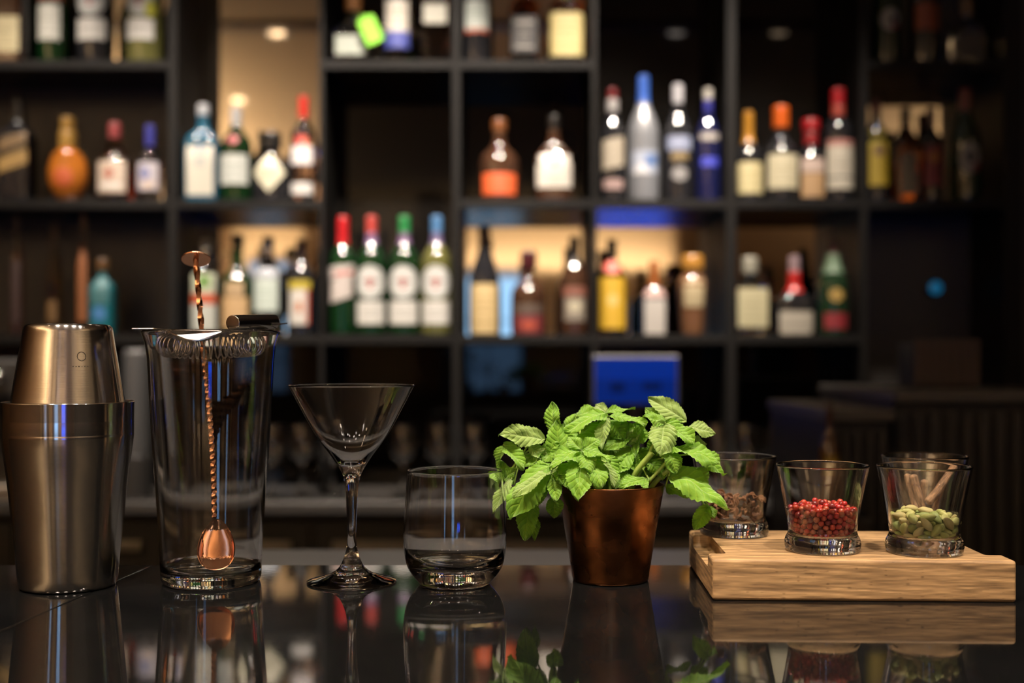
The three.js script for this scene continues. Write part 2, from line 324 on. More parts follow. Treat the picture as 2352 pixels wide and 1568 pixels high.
const G = {
  black: phys({ color: lin(0.006, 0.006, 0.007), roughness: 0.06 }),
  brown: phys({ color: lin(0.020, 0.009, 0.005), roughness: 0.06 }),
  darkgreen: phys({ color: lin(0.006, 0.016, 0.007), roughness: 0.06 }),
  green: phys({ color: lin(0.002, 0.010, 0.0028), roughness: 0.05 }),
  clear: tint(0.93, 0.96, 0.95, 0.12),
  frost: phys({ color: lin(0.10, 0.105, 0.115), roughness: 0.36, transmission: 0.35, thickness: 0, clearcoat: 0.4 }),
  blue: phys({ color: lin(0.004, 0.038, 0.066), roughness: 0.05 }),
  navy: phys({ color: lin(0.003, 0.004, 0.020), roughness: 0.07 }),
  amber: tint(0.62, 0.22, 0.03, 0.05),
  pink: tint(0.80, 0.55, 0.50, 0.09),
  yellow: phys({ color: lin(0.045, 0.044, 0.014), roughness: 0.05 }),
  orange: phys({ color: lin(0.20, 0.062, 0.007), roughness: 0.12, clearcoat: 0.8 }),
  teal: phys({ color: lin(0.005, 0.05, 0.06), roughness: 0.1 }),
  cream: phys({ color: lin(0.07, 0.033, 0.016), roughness: 0.1 }),
};
const medal = printed('medal', '#e9e9e4', [['r', '#8f9b96', 0.5, 0.5, 0.86, 0.86], ['o', '#c23a35', 0.5, 0.46, 0.22, 0.2], ['b', '#b44a44', 0.5, 0.6, 0.12, 0.16], ['b', '#30373a', 0.5, 0.47, 0.66, 0.035]]);
const whiteWord = printed('word', '#eceae2', [['l', '#8d8a85', 0.5, 0.35, 0.6, 0.16]]);
const wordBand = (k, ground, ink) => printed('wb' + k, ground, [['l', ink, 0.5, 0.28, 0.66, 0.13], ['b', ink, 0.5, 0.78, 0.7, 0.04]]);
// [name, column, shelf, top row, width px, shape, glass, n, flat, caps [[row top, row bottom, colour, width factor]], labels [[row top, row bottom, width px, material, kind, tilt]], text, category]
const BOTTLES = [
  // top shelf
  ['spirit_bottle', 22, 'top', -120, 72, 'square', 'brown', 7, 0.8, [[-120, -80, '#2a0f0c', 1]], [[46, 126, 64, wordBand(1, '#e7d9a6', '#a3946a'), 'rect']], 'brown square bottle with large straw-coloured label on the topmost shelf'],
  ['liqueur_bottle', 123, 'top', -130, 67, 'round', 'green', 2, 1, [[-130, -90, '#7b2018', 1]], [[19, 100, 54, wordBand(2, '#e6e6da', '#b9b8aa'), 'rect'], [-24, 8, 66, paper('#b5573f'), 'rect']], 'green bottle with tall white label and a red band above it'],
  ['vermouth_bottle', 220, 'top', -160, 80, 'round', 'black', 2, 1, [[-160, -110, '#202020', 1]], [[-28, 46, 74, medal, 'disc'], [53, 101, 72, whiteWord, 'rect']], 'black bottle with white round medallion on the topmost shelf'],
  ['vermouth_bottle', 332, 'top', -160, 80, 'round', 'yellow', 2, 1, [[-160, -110, '#3c64a0', 1]], [[-28, 46, 70, medal, 'disc'], [53, 101, 66, whiteWord, 'rect'], [12, 48, 26, paper('#d3d21c'), 'disc', 0, 24]], 'pale yellow bottle with white medallion and a yellow lemon print on the topmost shelf'],
  ['tequila_decanter', 812, 'top', -14, 105, 'decanter', 'clear', 5, 0.8, [[-14, 26, '#a8713d', 1.25]], [[92, 136, 70, paper('#b9c2b4'), 'rect']], 'squat clear decanter with cork stopper under a lime green tag'],
  ['gin_bottle', 914, 'top', -100, 64, 'round', 'clear', 2, 1, [[-100, -60, '#cfd4da', 1]], [[8, 80, 58, wordBand(3, '#ece7da', '#c9a57d'), 'rect'], [80, 118, 62, paper('#4655b5'), 'rect']], 'clear bottle with white label above a cobalt blue band'],
  ['grappa_bottle', 1001, 'top', -110, 69, 'square', 'pink', 6, 0.85, [[-110, -70, '#9a9a96', 1]], [[18, 62, 52, paper('#c4c2b2'), 'rect']], 'clear square bottle with small grey-white label beside the cobalt banded one'],
  ['bitter_bottle', 1096, 'top', -130, 66, 'round', 'black', 2, 1, [[-130, -90, '#501410', 1]], [[-4, 84, 58, printed('bit', '#dfe8df', [['b', '#c5552f', 0.5, 0.95, 1, 0.1], ['l', '#8ea79a', 0.5, 0.35, 0.6, 0.12], ['b', '#3a3a3a', 0.5, 0.1, 1, 0.1]]), 'rect']], 'dark bottle with pale mint label edged in red'],
  ['whiskey_bottle', 1204, 'top', -60, 66, 'square', 'amber', 8, 0.95, [[-60, 8, '#0d0c0c', 1.1]], [[46, 128, 58, printed('jd', '#141212', [['o', '#b9b4ac', 0.5, 0.17, 0.8, 0.16], ['l', '#d8d3c8', 0.5, 0.38, 0.55, 0.13], ['b', '#cfcabf', 0.5, 0.85, 0.7, 0.06]]), 'rect']], 'square amber bottle with black and white label'],
  ['rum_bottle', 1300, 'top', -60, 76, 'square', 'amber', 5, 0.85, [[-60, 0, '#d9c46a', 1]], [[38, 136, 74, wordBand(4, '#e8d68c', '#c0a95c'), 'rect']], 'amber bottle with large butter-yellow label'],
  ['bitter_bottle', 2036, 'top', -160, 60, 'round', 'darkgreen', 2, 1, [[-160, -110, '#101010', 1]], [[28, 78, 46, printed('g1', '#c9ccc6', [['o', '#2c3a33', 0.6, 0.5, 0.35, 0.35], ['b', '#c22a22', 0.85, 0.85, 0.5, 0.35]]), 'disc']], 'dark green bottle with round white and red crest on the unlit top shelf'],
  ['liqueur_bottle', 2122, 'top', -110, 66, 'round', 'black', 2, 1, [[-110, -70, '#101010', 1]], [[16, 78, 62, paper('#b9551c'), 'rect']], 'black bottle with broad orange label on the unlit top shelf'],
  ['tequila_bottle', 2220, 'top', 2, 76, 'squat', 'clear', 5, 0.7, [[2, 38, '#8a6a45', 1.25]], [[88, 142, 60, paper('#57503c'), 'rect']], 'squat clear bottle with cork top and olive label on the unlit top shelf'],
  // middle shelf
  ['whisky_bottle', 42, 'mid', 224, 70, 'square', 'black', 8, 0.95, [[224, 286, '#15120c', 1.05]], [[318, 344, 62, paper('#8d6b36'), 'rect', 0.36], [358, 392, 66, paper('#c39a4c'), 'rect', 0.36]], 'black square bottle with slanting gold label bands'],
  ['orange_liqueur_bottle', 156, 'mid', 272, 90, 'globe', 'orange', 2, 0.7, [[272, 300, '#b58a3e', 1.2], [302, 340, '#c79a4a', 1.5]], [[388, 432, 44, paper('#e8661c'), 'disc']], 'round orange bottle with gold stopper and collar'],
  ['rum_bottle', 264, 'mid', 284, 80, 'squat', 'amber', 2, 0.8, [[284, 318, '#a04648', 1.1]], [[374, 446, 72, printed('rum', '#d7c3ae', [['o', '#b0654f', 0.45, 0.4, 0.3, 0.4], ['b', '#f0ece4', 0.5, 0.78, 0.7, 0.14]]), 'rect']], 'squat bottle with rose cap and faded pink label'],
  ['gin_bottle', 345, 'mid', 290, 58, 'squat', 'clear', 2, 0.85, [[290, 336, '#3b3f9c', 1.15]], [[376, 440, 54, printed('gn2', '#c4bcc4', [['o', '#6c74a8', 0.4, 0.4, 0.4, 0.5], ['b', '#d9bfa8', 0.55, 0.8, 0.5, 0.2]]), 'rect']], 'small clear bottle with violet-blue cap and lilac label'],
  ['gin_bottle', 467, 'mid', 242, 74, 'square', 'blue', 9, 0.8, [[242, 266, '#c9cdd2', 1.05]], [[306, 452, 60, printed('saph', '#e4dfcd', [['o', '#5e86b5', 0.5, 0.27, 0.16, 0.14], ['l', '#a9b1b5', 0.5, 0.42, 0.4, 0.05]]), 'rect']], 'translucent blue square bottle with tall cream label'],
  ['gin_bottle', 543, 'mid', 250, 72, 'round', 'green', 2, 1, [[250, 290, '#cfd0d0', 1.1]], [[360, 428, 72, wordBand(5, '#dfe4dc', '#a9b4ac'), 'rect'], [316, 336, 26, paper('#bb2733'), 'disc']], 'green bottle with silver cap, red seal and white label'],
  ['gin_bottle', 624, 'mid', 306, 88, 'squat', 'black', 2, 0.8, [[306, 344, '#0d0d0d', 1.6]], [[356, 446, 82, printed('hend', '#e6e1c4', [['l', '#b9b393', 0.5, 0.42, 0.5, 0.09]]), 'diamond']], 'black apothecary bottle with cream diamond label'],
  ['vodka_bottle', 697, 'mid', 224, 60, 'round', 'pink', 2, 1, [[224, 272, '#d22a1e', 1.15]], [[340, 382, 54, paper('#ebe6e6'), 'rect'], [424, 450, 54, paper('#dcdad6'), 'rect'], [318, 340, 26, paper('#d8442f'), 'rect']], 'clear pinkish bottle with bright red cap and white bands'],
  ['whiskey_bottle', 1147, 'mid', 276, 88, 'squat', 'brown', 2, 1, [[276, 302, '#7d4a24', 1.15]], [[404, 452, 88, paper('#ee5f10'), 'rect']], 'dark brown bottle with vivid orange band and cork stopper'],
  ['bourbon_bottle', 1272, 'mid', 268, 82, 'squat', 'brown', 4, 0.9, [[268, 298, '#16120f', 1.1]], [[338, 436, 78, printed('beam', '#e4ddd0', [['t', '#b5302a', 0.5, 0.4, 0.16, 0.2], ['l', '#b3aca0', 0.5, 0.72, 0.5, 0.08]]), 'rect']], 'stout dark bottle with white label and small red emblem'],
  ['vodka_bottle', 1407, 'mid', 206, 58, 'tall', 'black', 2, 1, [[206, 228, '#7c1c22', 1.1], [229, 258, '#bdbab8', 1.35]], [[322, 390, 56, paper('#b9ad97'), 'rect', 0.2], [416, 438, 48, paper('#b99a94'), 'rect']], 'slim dark bottle with maroon cap and tilted beige label'],
  ['vodka_bottle', 1478, 'mid', 176, 70, 'tall', 'frost', 2, 1, [[176, 238, '#3f6fd2', 1.05]], [[352, 404, 62, printed('mtn', '#aeb8cc', [['t', '#e6e6ea', 0.35, 0.72, 0.7, 0.55], ['b', '#5478b4', 0.75, 0.4, 0.5, 0.5]]), 'rect']], 'tall frosted bottle with sky blue cap and mountain print'],
  ['vodka_bottle', 1557, 'mid', 196, 66, 'tall', 'black', 2, 1, [[196, 238, '#c9c9ce', 1.05]], [[318, 350, 62, paper('#8d97b5'), 'rect'], [356, 372, 40, paper('#8b7440'), 'rect'], [388, 420, 38, paper('#8f8d8c'), 'disc']], 'dark bottle with silver cap and pale blue banner label'],
  ['vodka_bottle', 1626, 'mid', 206, 56, 'tall', 'navy', 2, 1, [[206, 230, '#c6c2b8', 1.05], [230, 256, '#34369a', 1.05]], [[310, 326, 44, paper('#a19a90'), 'rect'], [366, 386, 40, paper('#1f2fc8'), 'rect']], 'navy blue bottle with silver-topped violet cap'],
  ['cognac_bottle', 1719, 'mid', 258, 66, 'squat', 'black', 2, 1, [[258, 330, '#c98d28', 1.05]], [[378, 448, 66, wordBand(6, '#e4d7a0', '#b9a86c'), 'rect']], 'dark bottle with long golden neck foil and cream label'],
  ['liqueur_bottle', 1793, 'mid', 246, 80, 'squat', 'black', 2, 1, [[246, 294, '#ee6a14', 1.45]], [[360, 438, 78, wordBand(7, '#e9e0bb', '#c6b98c'), 'rect']], 'dark round-shouldered bottle with orange cap and broad cream label'],
  ['liqueur_bottle', 1862, 'mid', 276, 66, 'squat', 'black', 2, 0.9, [[276, 300, '#b81420', 1.9], [303, 334, '#9c1c22', 1.6]], [[368, 400, 60, paper('#dcc3b4'), 'rect'], [402, 456, 58, paper('#d1a875'), 'rect']], 'small dark bottle with crimson double cap and peach label'],
  ['aperitif_bottle', 1925, 'mid', 206, 66, 'round', 'black', 2, 1, [[206, 242, '#c81626', 1.4], [243, 268, '#c4503f', 1.4]], [[326, 438, 70, printed('ape', '#ddd5c0', [['b', '#c9857a', 0.5, 0.06, 1, 0.13], ['l', '#a89f8c', 0.5, 0.4, 0.5, 0.1], ['b', '#4b4a44', 0.5, 0.77, 1, 0.04]]), 'rect']], 'dark bottle with scarlet cap and tall cream label'],
  ['liqueur_bottle', 2012, 'mid', 226, 56, 'round', 'black', 2, 1, [[226, 258, '#5a1218', 1.2]], [[306, 430, 48, printed('yel', '#c9ab1a', [['b', '#d9c21e', 0.5, 0.12, 1, 0.24], ['o', '#8f6a3a', 0.5, 0.36, 0.6, 0.2]]), 'rect']], 'slim dark bottle with tall mustard yellow label in the unlit bay'],
  ['herbal_bottle', 2080, 'mid', 250, 68, 'tall', 'amber', 6, 0.8, [[250, 290, '#6a5a3a', 1.1]], [[356, 450, 40, paper('#54421f'), 'rect']], 'tall olive-brown square bottle in the unlit bay'],
  ['liqueur_bottle', 2138, 'mid', 250, 54, 'round', 'black', 2, 1, [[250, 290, '#52101a', 1.2]], [[338, 430, 46, printed('redl', '#96202a', [['o', '#d8921c', 0.45, 0.3, 0.5, 0.26]]), 'rect']], 'dark bottle with red label and amber sun spot in the unlit bay'],
  ['bitter_bottle', 2216, 'mid', 206, 70, 'tall', 'darkgreen', 2, 1, [[206, 256, '#96161e', 1.15]], [[334, 404, 52, printed('g2', '#bfc2bc', [['o', '#2c3a33', 0.5, 0.45, 0.4, 0.35], ['b', '#a81e20', 0.85, 0.85, 0.5, 0.4]]), 'disc']], 'dark green bottle with red cap and round crest in the unlit bay'],
  // lower shelf
  ['amber_flask', 40, 'low', 500, 30, 'tall', 'brown', 2, 1, [[500, 530, '#5a2c12', 1.2]], [[600, 740, 22, paper('#3c170b'), 'rect']], 'very slim rust-brown bottle on the unlit lower shelf'],
  ['beaded_bottle', 124, 'low', 515, 32, 'tall', 'amber', 2, 1, [[515, 540, '#6b4420', 1.2]], [[690, 740, 24, paper('#7a5413'), 'rect']], 'slim amber bottle beside the teal bottle on the unlit lower shelf'],
  ['grappa_flute', 192, 'low', 492, 28, 'tall', 'amber', 2, 1, [[492, 520, '#6e3d10', 1.3]], [[560, 740, 22, paper('#9a540c'), 'rect']], 'slender bottle with long orange-brown label on the unlit lower shelf'],
  ['curacao_bottle', 236, 'low', 596, 52, 'square', 'teal', 5, 0.9, [[596, 620, '#6d4c28', 1.4]], [[640, 700, 40, paper('#1d6b70'), 'rect'], [704, 738, 30, paper('#2e7fc0'), 'disc']], 'teal blue bottle with brown cap on the unlit lower shelf'],
  ['syrup_bottle', 474, 'low', 552, 68, 'round', 'clear', 2, 1, [[552, 576, '#d8d8d0', 1.1]], [[630, 676, 60, printed('syr', '#d7dcc2', [['o', '#6c9c3c', 0.55, 0.4, 0.5, 0.7]]), 'rect'], [676, 700, 62, paper('#d9541a'), 'rect'], [700, 762, 62, paper('#d9ddd2'), 'rect']], 'clear bottle with pale green label and orange stripe behind the bar spoon'],
  ['agave_bottle', 546, 'low', 540, 74, 'squat', 'green', 2, 1, [[540, 566, '#1d3a14', 1.2]], [[650, 682, 44, paper('#bfa073'), 'rect'], [684, 756, 66, paper('#d9b27c'), 'rect']], 'green bottle with sand-coloured label'],
  ['tonic_bottle', 616, 'low', 545, 70, 'round', 'clear', 2, 1, [[545, 574, '#9da3b0', 1.2]], [[618, 640, 66, paper('#b4bac4'), 'rect'], [642, 716, 62, wordBand(8, '#d6e4da', '#a9bcae'), 'rect']], 'clear bottle with pale mint label on the lower shelf'],
  ['aperitif_bottle', 692, 'low', 552, 62, 'round', 'black', 2, 1, [[552, 580, '#2a1020', 1.2]], [[646, 666, 56, paper('#c7b21c'), 'rect'], [667, 746, 48, printed('apr', '#e2dcd2', [['b', '#c8431c', 0.93, 0.5, 0.14, 1], ['o', '#c86a2c', 0.5, 0.5, 0.3, 0.3]]), 'rect']], 'dark bottle with yellow band over a white label edged in red'],
  ['vermouth_bottle', 788, 'low', 500, 65, 'round', 'green', 2, 1, [[500, 562, '#d21a24', 1.2]], [[612, 640, 66, printed('cin', '#d9d2cc', [['b', '#cf5a4c', 0.6, 0.65, 0.7, 0.3]]), 'rect', 0.1], [640, 690, 54, paper('#d8cdc6'), 'rect', 0.3]], 'green bottle with bright red capsule and slanted white label'],
  ['vermouth_bottle', 854, 'low', 498, 71, 'round', 'green', 2, 1, [[498, 536, '#d2504a', 1.1], [536, 562, '#8a6a96', 1.1]], [[612, 688, 74, medal, 'disc'], [693, 745, 72, whiteWord, 'rect']], 'green bottle with coral cap and white medallion'],
  ['vermouth_bottle', 929, 'low', 498, 73, 'round', 'green', 2, 1, [[498, 536, '#2f9a54', 1.1], [536, 562, '#8a6a96', 1.1]], [[612, 688, 74, medal, 'disc'], [693, 745, 72, whiteWord, 'rect']], 'green bottle with emerald cap and white medallion'],
  ['vermouth_bottle', 1003, 'low', 498, 72, 'round', 'yellow', 2, 1, [[498, 536, '#5d94cc', 1.1], [536, 562, '#7a6a96', 1.1]], [[612, 688, 74, medal, 'disc'], [693, 745, 72, whiteWord, 'rect']], 'pale yellow bottle with light blue cap and white medallion'],
  ['wine_bottle', 1113, 'low', 520, 70, 'wine', 'black', 2, 1, [[520, 566, '#4a1218', 1.1]], [[654, 766, 66, wordBand(9, '#e6c98c', '#b99a5e'), 'rect']], 'dark wine bottle with maroon capsule and buff label'],
  ['liqueur_bottle', 1214, 'low', 578, 80, 'squat', 'brown', 2, 1, [[578, 616, '#4a1018', 1.5]], [[700, 722, 74, paper('#55402f'), 'rect'], [724, 768, 74, printed('dkr', '#7a1016', [['o', '#c0451c', 0.5, 0.55, 0.5, 0.5]]), 'rect']], 'squat brown bottle with dark red label and orange spot'],
  ['cream_liqueur_bottle', 1319, 'low', 545, 66, 'tall', 'brown', 2, 1, [[545, 606, '#15110f', 1.1]], [[660, 682, 62, paper('#8d4f38'), 'rect'], [684, 738, 52, printed('bay', '#8d8272', [['o', '#c9bfa2', 0.5, 0.4, 0.6, 0.5]]), 'rect']], 'dark brown bottle with tan and russet label'],
  ['rum_bottle', 1405, 'low', 552, 68, 'round', 'amber', 2, 1, [[552, 590, '#201a0e', 1.1]], [[638, 756, 68, printed('mal', '#e8b90c', [['o', '#f0d67a', 0.5, 0.45, 0.34, 0.24]]), 'rect'], [600, 630, 46, paper('#e0553a'), 'disc']], 'amber bottle with bright yellow label and coral seal'],
  ['rum_flask', 1502, 'low', 600, 54, 'squat', 'navy', 5, 0.8, [[600, 656, '#b5662a', 1.2]], [[688, 772, 46, paper('#cfc9c0'), 'rect'], [664, 684, 50, paper('#c09a90'), 'rect']], 'small flask with copper-brown cap and white label'],
  ['cream_liqueur_bottle', 1590, 'low', 588, 66, 'taper', 'cream', 2, 1, [[588, 618, '#c98f3a', 2.0]], [[626, 706, 50, paper('#d0bd92'), 'rect']], 'top-heavy brown bottle with gold cap and cream shield label'],
  ['whisky_decanter', 1722, 'low', 592, 80, 'square', 'clear', 8, 0.9, [[592, 626, '#a9a695', 1.4]], [[664, 752, 68, wordBand(10, '#cfc79c', '#a79e78'), 'rect']], 'square clear decanter with stopper and cream-grey label'],
  ['coffee_liqueur_bottle', 1824, 'low', 590, 78, 'decanter', 'black', 5, 0.8, [[590, 624, '#b59aa0', 1.2], [624, 712, '#d92a26', 1.35]], [[716, 768, 76, printed('wht', '#c6beac', [['b', '#5c5446', 0.45, 0.62, 0.8, 0.05]]), 'rect']], 'low dark bottle with long red neck and white block label'],
  ['sparkling_bottle', 1913, 'low', 548, 66, 'wine', 'darkgreen', 2, 1, [[548, 584, '#4c1a18', 1.1], [584, 640, '#7d9a7c', 1.25]], [[664, 694, 34, paper('#d2ac52'), 'disc'], [720, 756, 58, paper('#a81424'), 'rect']], 'dark green bottle with sage neck foil, gold seal and red label'],
];
const rows = { top: [SH.top, 3.065], mid: [SH.mid, 3.065], low: [SH.low, 3.065] };
const capGeo = (r, h) => { const b = Math.min(r * 0.25, h * 0.2); return lathe([[0, 0], [r, 0, 1], [r, h - b], [r - b * 0.3, h - b * 0.3], [r - b, h], [0, h]], 24); };
for (const [name, px, row, top, w, shape, glass, n, flat, caps, labels, text] of BOTTLES) {
  const [y0, d] = rows[row], k = d / FOCAL, R = w * k / 2 * (n > 2 ? 1 : 1), H = Y(top, d) - y0;
  const g = thing(name, text, 'bottle', [X(px, d), y0 + 0.0005, -d], 0);
  const prof = profileOf(shape, R, H), neckY = SHAPES[shape].neck * H;
  part('bottle_glass', bottleBody(prof, neckY, n, flat), G[glass], g);
  const neckR = prof[prof.length - 3][0];
  for (const [c0, c1, col, f] of caps) {
    let a = Y(c1, d) - y0; const b = Y(c0, d) - y0 + (c0 === top ? 0.0015 : 0), base = neckR * 1.04 * f;
    while (a < b - 0.004 && radiusAt(prof, a) > base * 1.7) a += 0.001;
    const cp = [[0, a], [Math.max(base, radiusAt(prof, a) + 0.0006), a, 1]], bev = Math.min(base * 0.25, (b - a) * 0.2);
    for (let i = 1; i <= 8; i++) { const y = a + (b - bev - a) * i / 8; cp.push([Math.max(base, radiusAt(prof, y) + 0.0006), y]); }
    cp.push([base - bev * 0.3, b - bev * 0.3], [base - bev, b], [0, b]);
    part('bottle_cap', lathe(cp, 24), capMat(col), g);
  }
  for (const [l0, l1, lw, mat, kind, tilt, off] of labels) {
    const lg = labelGeo(prof, neckY, n, flat, Math.max(0.004, Y(l1, d) - y0), Y(l0, d) - y0, lw * k, kind, tilt || 0);
    if (off) lg.rotateY(off * k / R).scale(1.02, 1, 1.02);
    part('bottle_label', lg, mat, g);
  }
}
// lime green paper tag on the squat decanter
{
  const p = at(850, 68, 2.99), g = thing('price_tag', 'lime green paper tag hanging from the squat clear decanter', 'tag', [p.x, p.y, p.z]);
  const t = new THREE.Shape(); const a = 0.022, b = 0.036; t.moveTo(-a, -b); t.lineTo(a, -b); t.lineTo(a, b * 0.8); t.lineTo(a * 0.5, b); t.lineTo(-a * 0.5, b); t.lineTo(-a, b * 0.8); t.closePath();
  part('tag_card', new THREE.ExtrudeGeometry(t, { depth: 0.0008, bevelEnabled: false }).rotateZ(0.42), std({ color: lin(0.11, 0.34, 0.004), roughness: 0.6 }), g);
  part('tag_cord', new THREE.TubeGeometry(new THREE.CatmullRomCurve3([V(-0.012, 0.030, 0), V(-0.03, 0.044, -0.02), V(-0.045, 0.048, -0.045)]), 10, 0.0008, 6), std({ color: lin(0.2, 0.4, 0.05), roughness: 0.7 }), g);
}
// ---------------------------------------------------------------- things on and around the back counter
const CT = 0.9155;
const stem = (() => { // stemmed wine glass, wall 1.2 mm, closed outline
  const out = bez([[0.034, 0.002], [0.02, 0.005], [0.006, 0.012], [0.004, 0.03], [0.004, 0.075], [0.010, 0.086], [0.028, 0.100], [0.036, 0.125], [0.035, 0.150], [0.031, 0.178]], 5);
  const inn = bez([[0.0298, 0.178], [0.0338, 0.150], [0.0348, 0.125], [0.027, 0.1015], [0.010, 0.089], [0, 0.088]], 5);
  return lathe([[0, 0], [0.034, 0], ...out, ...inn], 32);
})();
const lowball = lathe([[0, 0], [0.033, 0], [0.035, 0.003], ...bez([[0.036, 0.02], [0.039, 0.06], [0.041, 0.105]], 4), ...bez([[0.0396, 0.105], [0.0375, 0.06], [0.034, 0.014]], 4), [0.030, 0.010], [0, 0.010]], 32);
const spots = [[626, 2.91], [694, 2.93], [764, 2.95], [926, 2.93], [1008, 2.93], [1090, 2.95], [1712, 2.93], [1780, 2.93], [1852, 2.93], [1645, 2.95]];
spots.forEach(([px, d], i) => {
  const where = px < 800 ? 'behind the mixing glass and martini glass' : px < 1200 ? 'behind the short tumbler' : 'behind the spice board';
  const m = solo('wine_glass', stem, M.clearGlass, 'clear stemmed wine glass on the back counter ' + where, 'glass', 'wine glasses ' + where);
  m.position.set(X(px, d), CT, -d);
});
for (const [px, d] of [[560, 2.90], [1170, 2.93], [1250, 2.92], [1332, 2.94]]) {
  const m = solo('highball_glass', lowball, M.clearGlass, 'clear straight tumbler standing on the dark back counter', 'glass', 'tumblers on the back counter');
  m.position.set(X(px, d), CT, -d);
}
{ // blue order screen
  const d = 2.94, g = thing('order_screen', 'glowing blue touch screen on the back counter behind the mint', 'screen', [X(1460, d), CT, -d]);
  const w = 188 * d / FOCAL, h = 104 * d / FOCAL, cy = Y(874, d) - CT;
  part('screen_case', rbox(w + 0.014, h + 0.014, 0.02, 0.005, 0, cy, -0.008), M.blackPaint, g);
  const c = document.createElement('canvas'); c.width = 192; c.height = 112; const q = c.getContext('2d');
  q.fillStyle = '#0640c4'; q.fillRect(0, 0, 192, 112); q.fillStyle = '#0536a6'; q.fillRect(0, 52, 192, 60); q.fillStyle = '#06226a'; q.fillRect(36, 60, 34, 26); q.fillRect(112, 60, 44, 20); q.fillStyle = '#0748cc'; q.fillRect(0, 0, 192, 10);
  const t = new THREE.CanvasTexture(c); t.colorSpace = THREE.SRGBColorSpace;
  part('screen_glass', box(w, h, 0.003, 0, cy, 0.0035), phys({ color: 0x010101, emissive: 0xffffff, emissiveMap: t, emissiveIntensity: 0.40, roughness: 0.2, specularIntensity: 0.3 }), g);
  part('screen_neck', rbox(0.03, cy - h / 2, 0.02, 0.004, 0, (cy - h / 2) / 2, -0.022), M.blackPaint, g);
  part('screen_foot', rbox(0.14, 0.012, 0.10, 0.005, 0, 0.006, -0.02), M.blackPaint, g);
  const l = new THREE.RectAreaLight(0x1450ff, 0.3, w, h); l.name = 'order_screen_light'; l.position.set(X(1460, d), CT + cy, -d + 0.008); l.lookAt(X(1460, d), CT + cy, 0); scene.add(l);
}
{ // blue indicator
  const d = 3.2, g = thing('indicator_lamp', 'small dim blue indicator lamp glowing in the unlit bay', 'lamp', [X(2152, d), Y(660, d), -3.22]);
  part('lamp_housing', lathe([[0, 0], [0.026, 0], [0.026, 0.008], [0.02, 0.011], [0, 0.011]], 24).rotateX(Math.PI / 2), M.blackPaint, g);
  part('lamp_lens', lathe([[0, 0.0105], [0.019, 0.0105], [0.016, 0.014], [0, 0.016]], 24).rotateX(Math.PI / 2), glow(0x1a6f9c, 0.45), g);
}
{ // grey canister on the back counter beside the shaker
  const d = 2.92, g = thing('grey_dispenser', 'pale grey cylindrical dispenser on the back counter behind the shaker and mixing glass', 'dispenser', [X(315, d), CT, -d]);
  const h = Y(802, d) - CT;
  part('dispenser_base', lathe([[0, 0], [0.036, 0], [0.037, 0.004], [0.037, 0.10], [0.035, 0.104], [0, 0.104]], 32), M.blackPaint, g);
  part('dispenser_body', lathe([[0, 0.104], [0.033, 0.104], [0.0335, 0.11], [0.0335, h - 0.012], [0.031, h - 0.004], [0.026, h], [0, h]], 32), std({ color: lin(0.035, 0.035, 0.035), roughness: 0.5 }), g);
}
{ // espresso machine, behind the shaker
  const d = 3.0, g = thing('espresso_machine', 'black espresso machine with chrome group head behind the steel shaker', 'coffee machine', [X(80, d), CT, -d + 0.02]);
  part('machine_body', rbox(0.30, 0.09, 0.24, 0.01, 0, 0.295, 0.02), M.blackPaint, g);
  part('machine_back', rbox(0.30, 0.26, 0.10, 0.008, 0, 0.13, -0.05), M.blackPaint, g);
  part('drip_tray', rbox(0.28, 0.035, 0.22, 0.006, 0, 0.018, 0.03), M.steel, g);
  const gh = part('group_head', lathe([[0, 0], [0.024, 0], [0.030, 0.01], [0.030, 0.03], [0.02, 0.045], [0, 0.045]], 32).translate(0.02, 0.205, 0.09), M.chrome, g);
  part('portafilter', mergeGeometries([lathe([[0, 0], [0.02, 0], [0.027, 0.012], [0.027, 0.028], [0, 0.028]], 24).translate(0.02, 0.177, 0.09), new THREE.CapsuleGeometry(0.009, 0.07, 4, 12).rotateX(Math.PI / 2).translate(0.02, 0.19, 0.16)].map(q => q.index ? q.toNonIndexed() : q)), M.chrome, g);
  part('gauge', new THREE.SphereGeometry(0.016, 24, 16).translate(-0.02, 0.30, 0.152), M.chrome, g);
  part('power_lamp', new THREE.SphereGeometry(0.006, 16, 12).translate(-0.052, 0.28, 0.152), glow(0xdce88a, 3), g);
}
// ribbed coolers and a slatted crate in the dark corner
function ribbed(name, label, x0, x1, y1, d, dp, nr) {
  const w = x1 - x0, g = thing(name, label, 'cooler', [(x0 + x1) / 2, 0, -d - dp / 2]);
  part('cooler_body', box(w, y1 - 0.02, dp - 0.03, 0, (y1 - 0.02) / 2, -0.01), M.blackPaint, g);
  part('cooler_top', rbox(w + 0.012, 0.022, dp, 0.004, 0, y1 - 0.011, 0), std({ color: lin(0.06, 0.057, 0.052), roughness: 0.45 }), g);
  for (let i = 0; i < nr; i++) part('rib', rbox(w / nr * 0.62, y1 - 0.06, 0.018, 0.006, -w / 2 + w / nr * (i + 0.5), (y1 - 0.06) / 2 + 0.02, dp / 2 - 0.02), std({ color: lin(0.022, 0.021, 0.02), roughness: 0.5 }), g);
}
ribbed('ribbed_cooler', 'tall black cooler with vertical ribs in the dark corner beyond the spice board', X(2062, 2.2), X(2480, 2.2), Y(898, 2.2), 2.2, 0.55, 11);
ribbed('low_cooler', 'lower black cooler with vertical ribs standing against the tall ribbed one', X(1908, 2.12), X(2050, 2.12), Y(940, 2.12), 2.12, 0.5, 5);
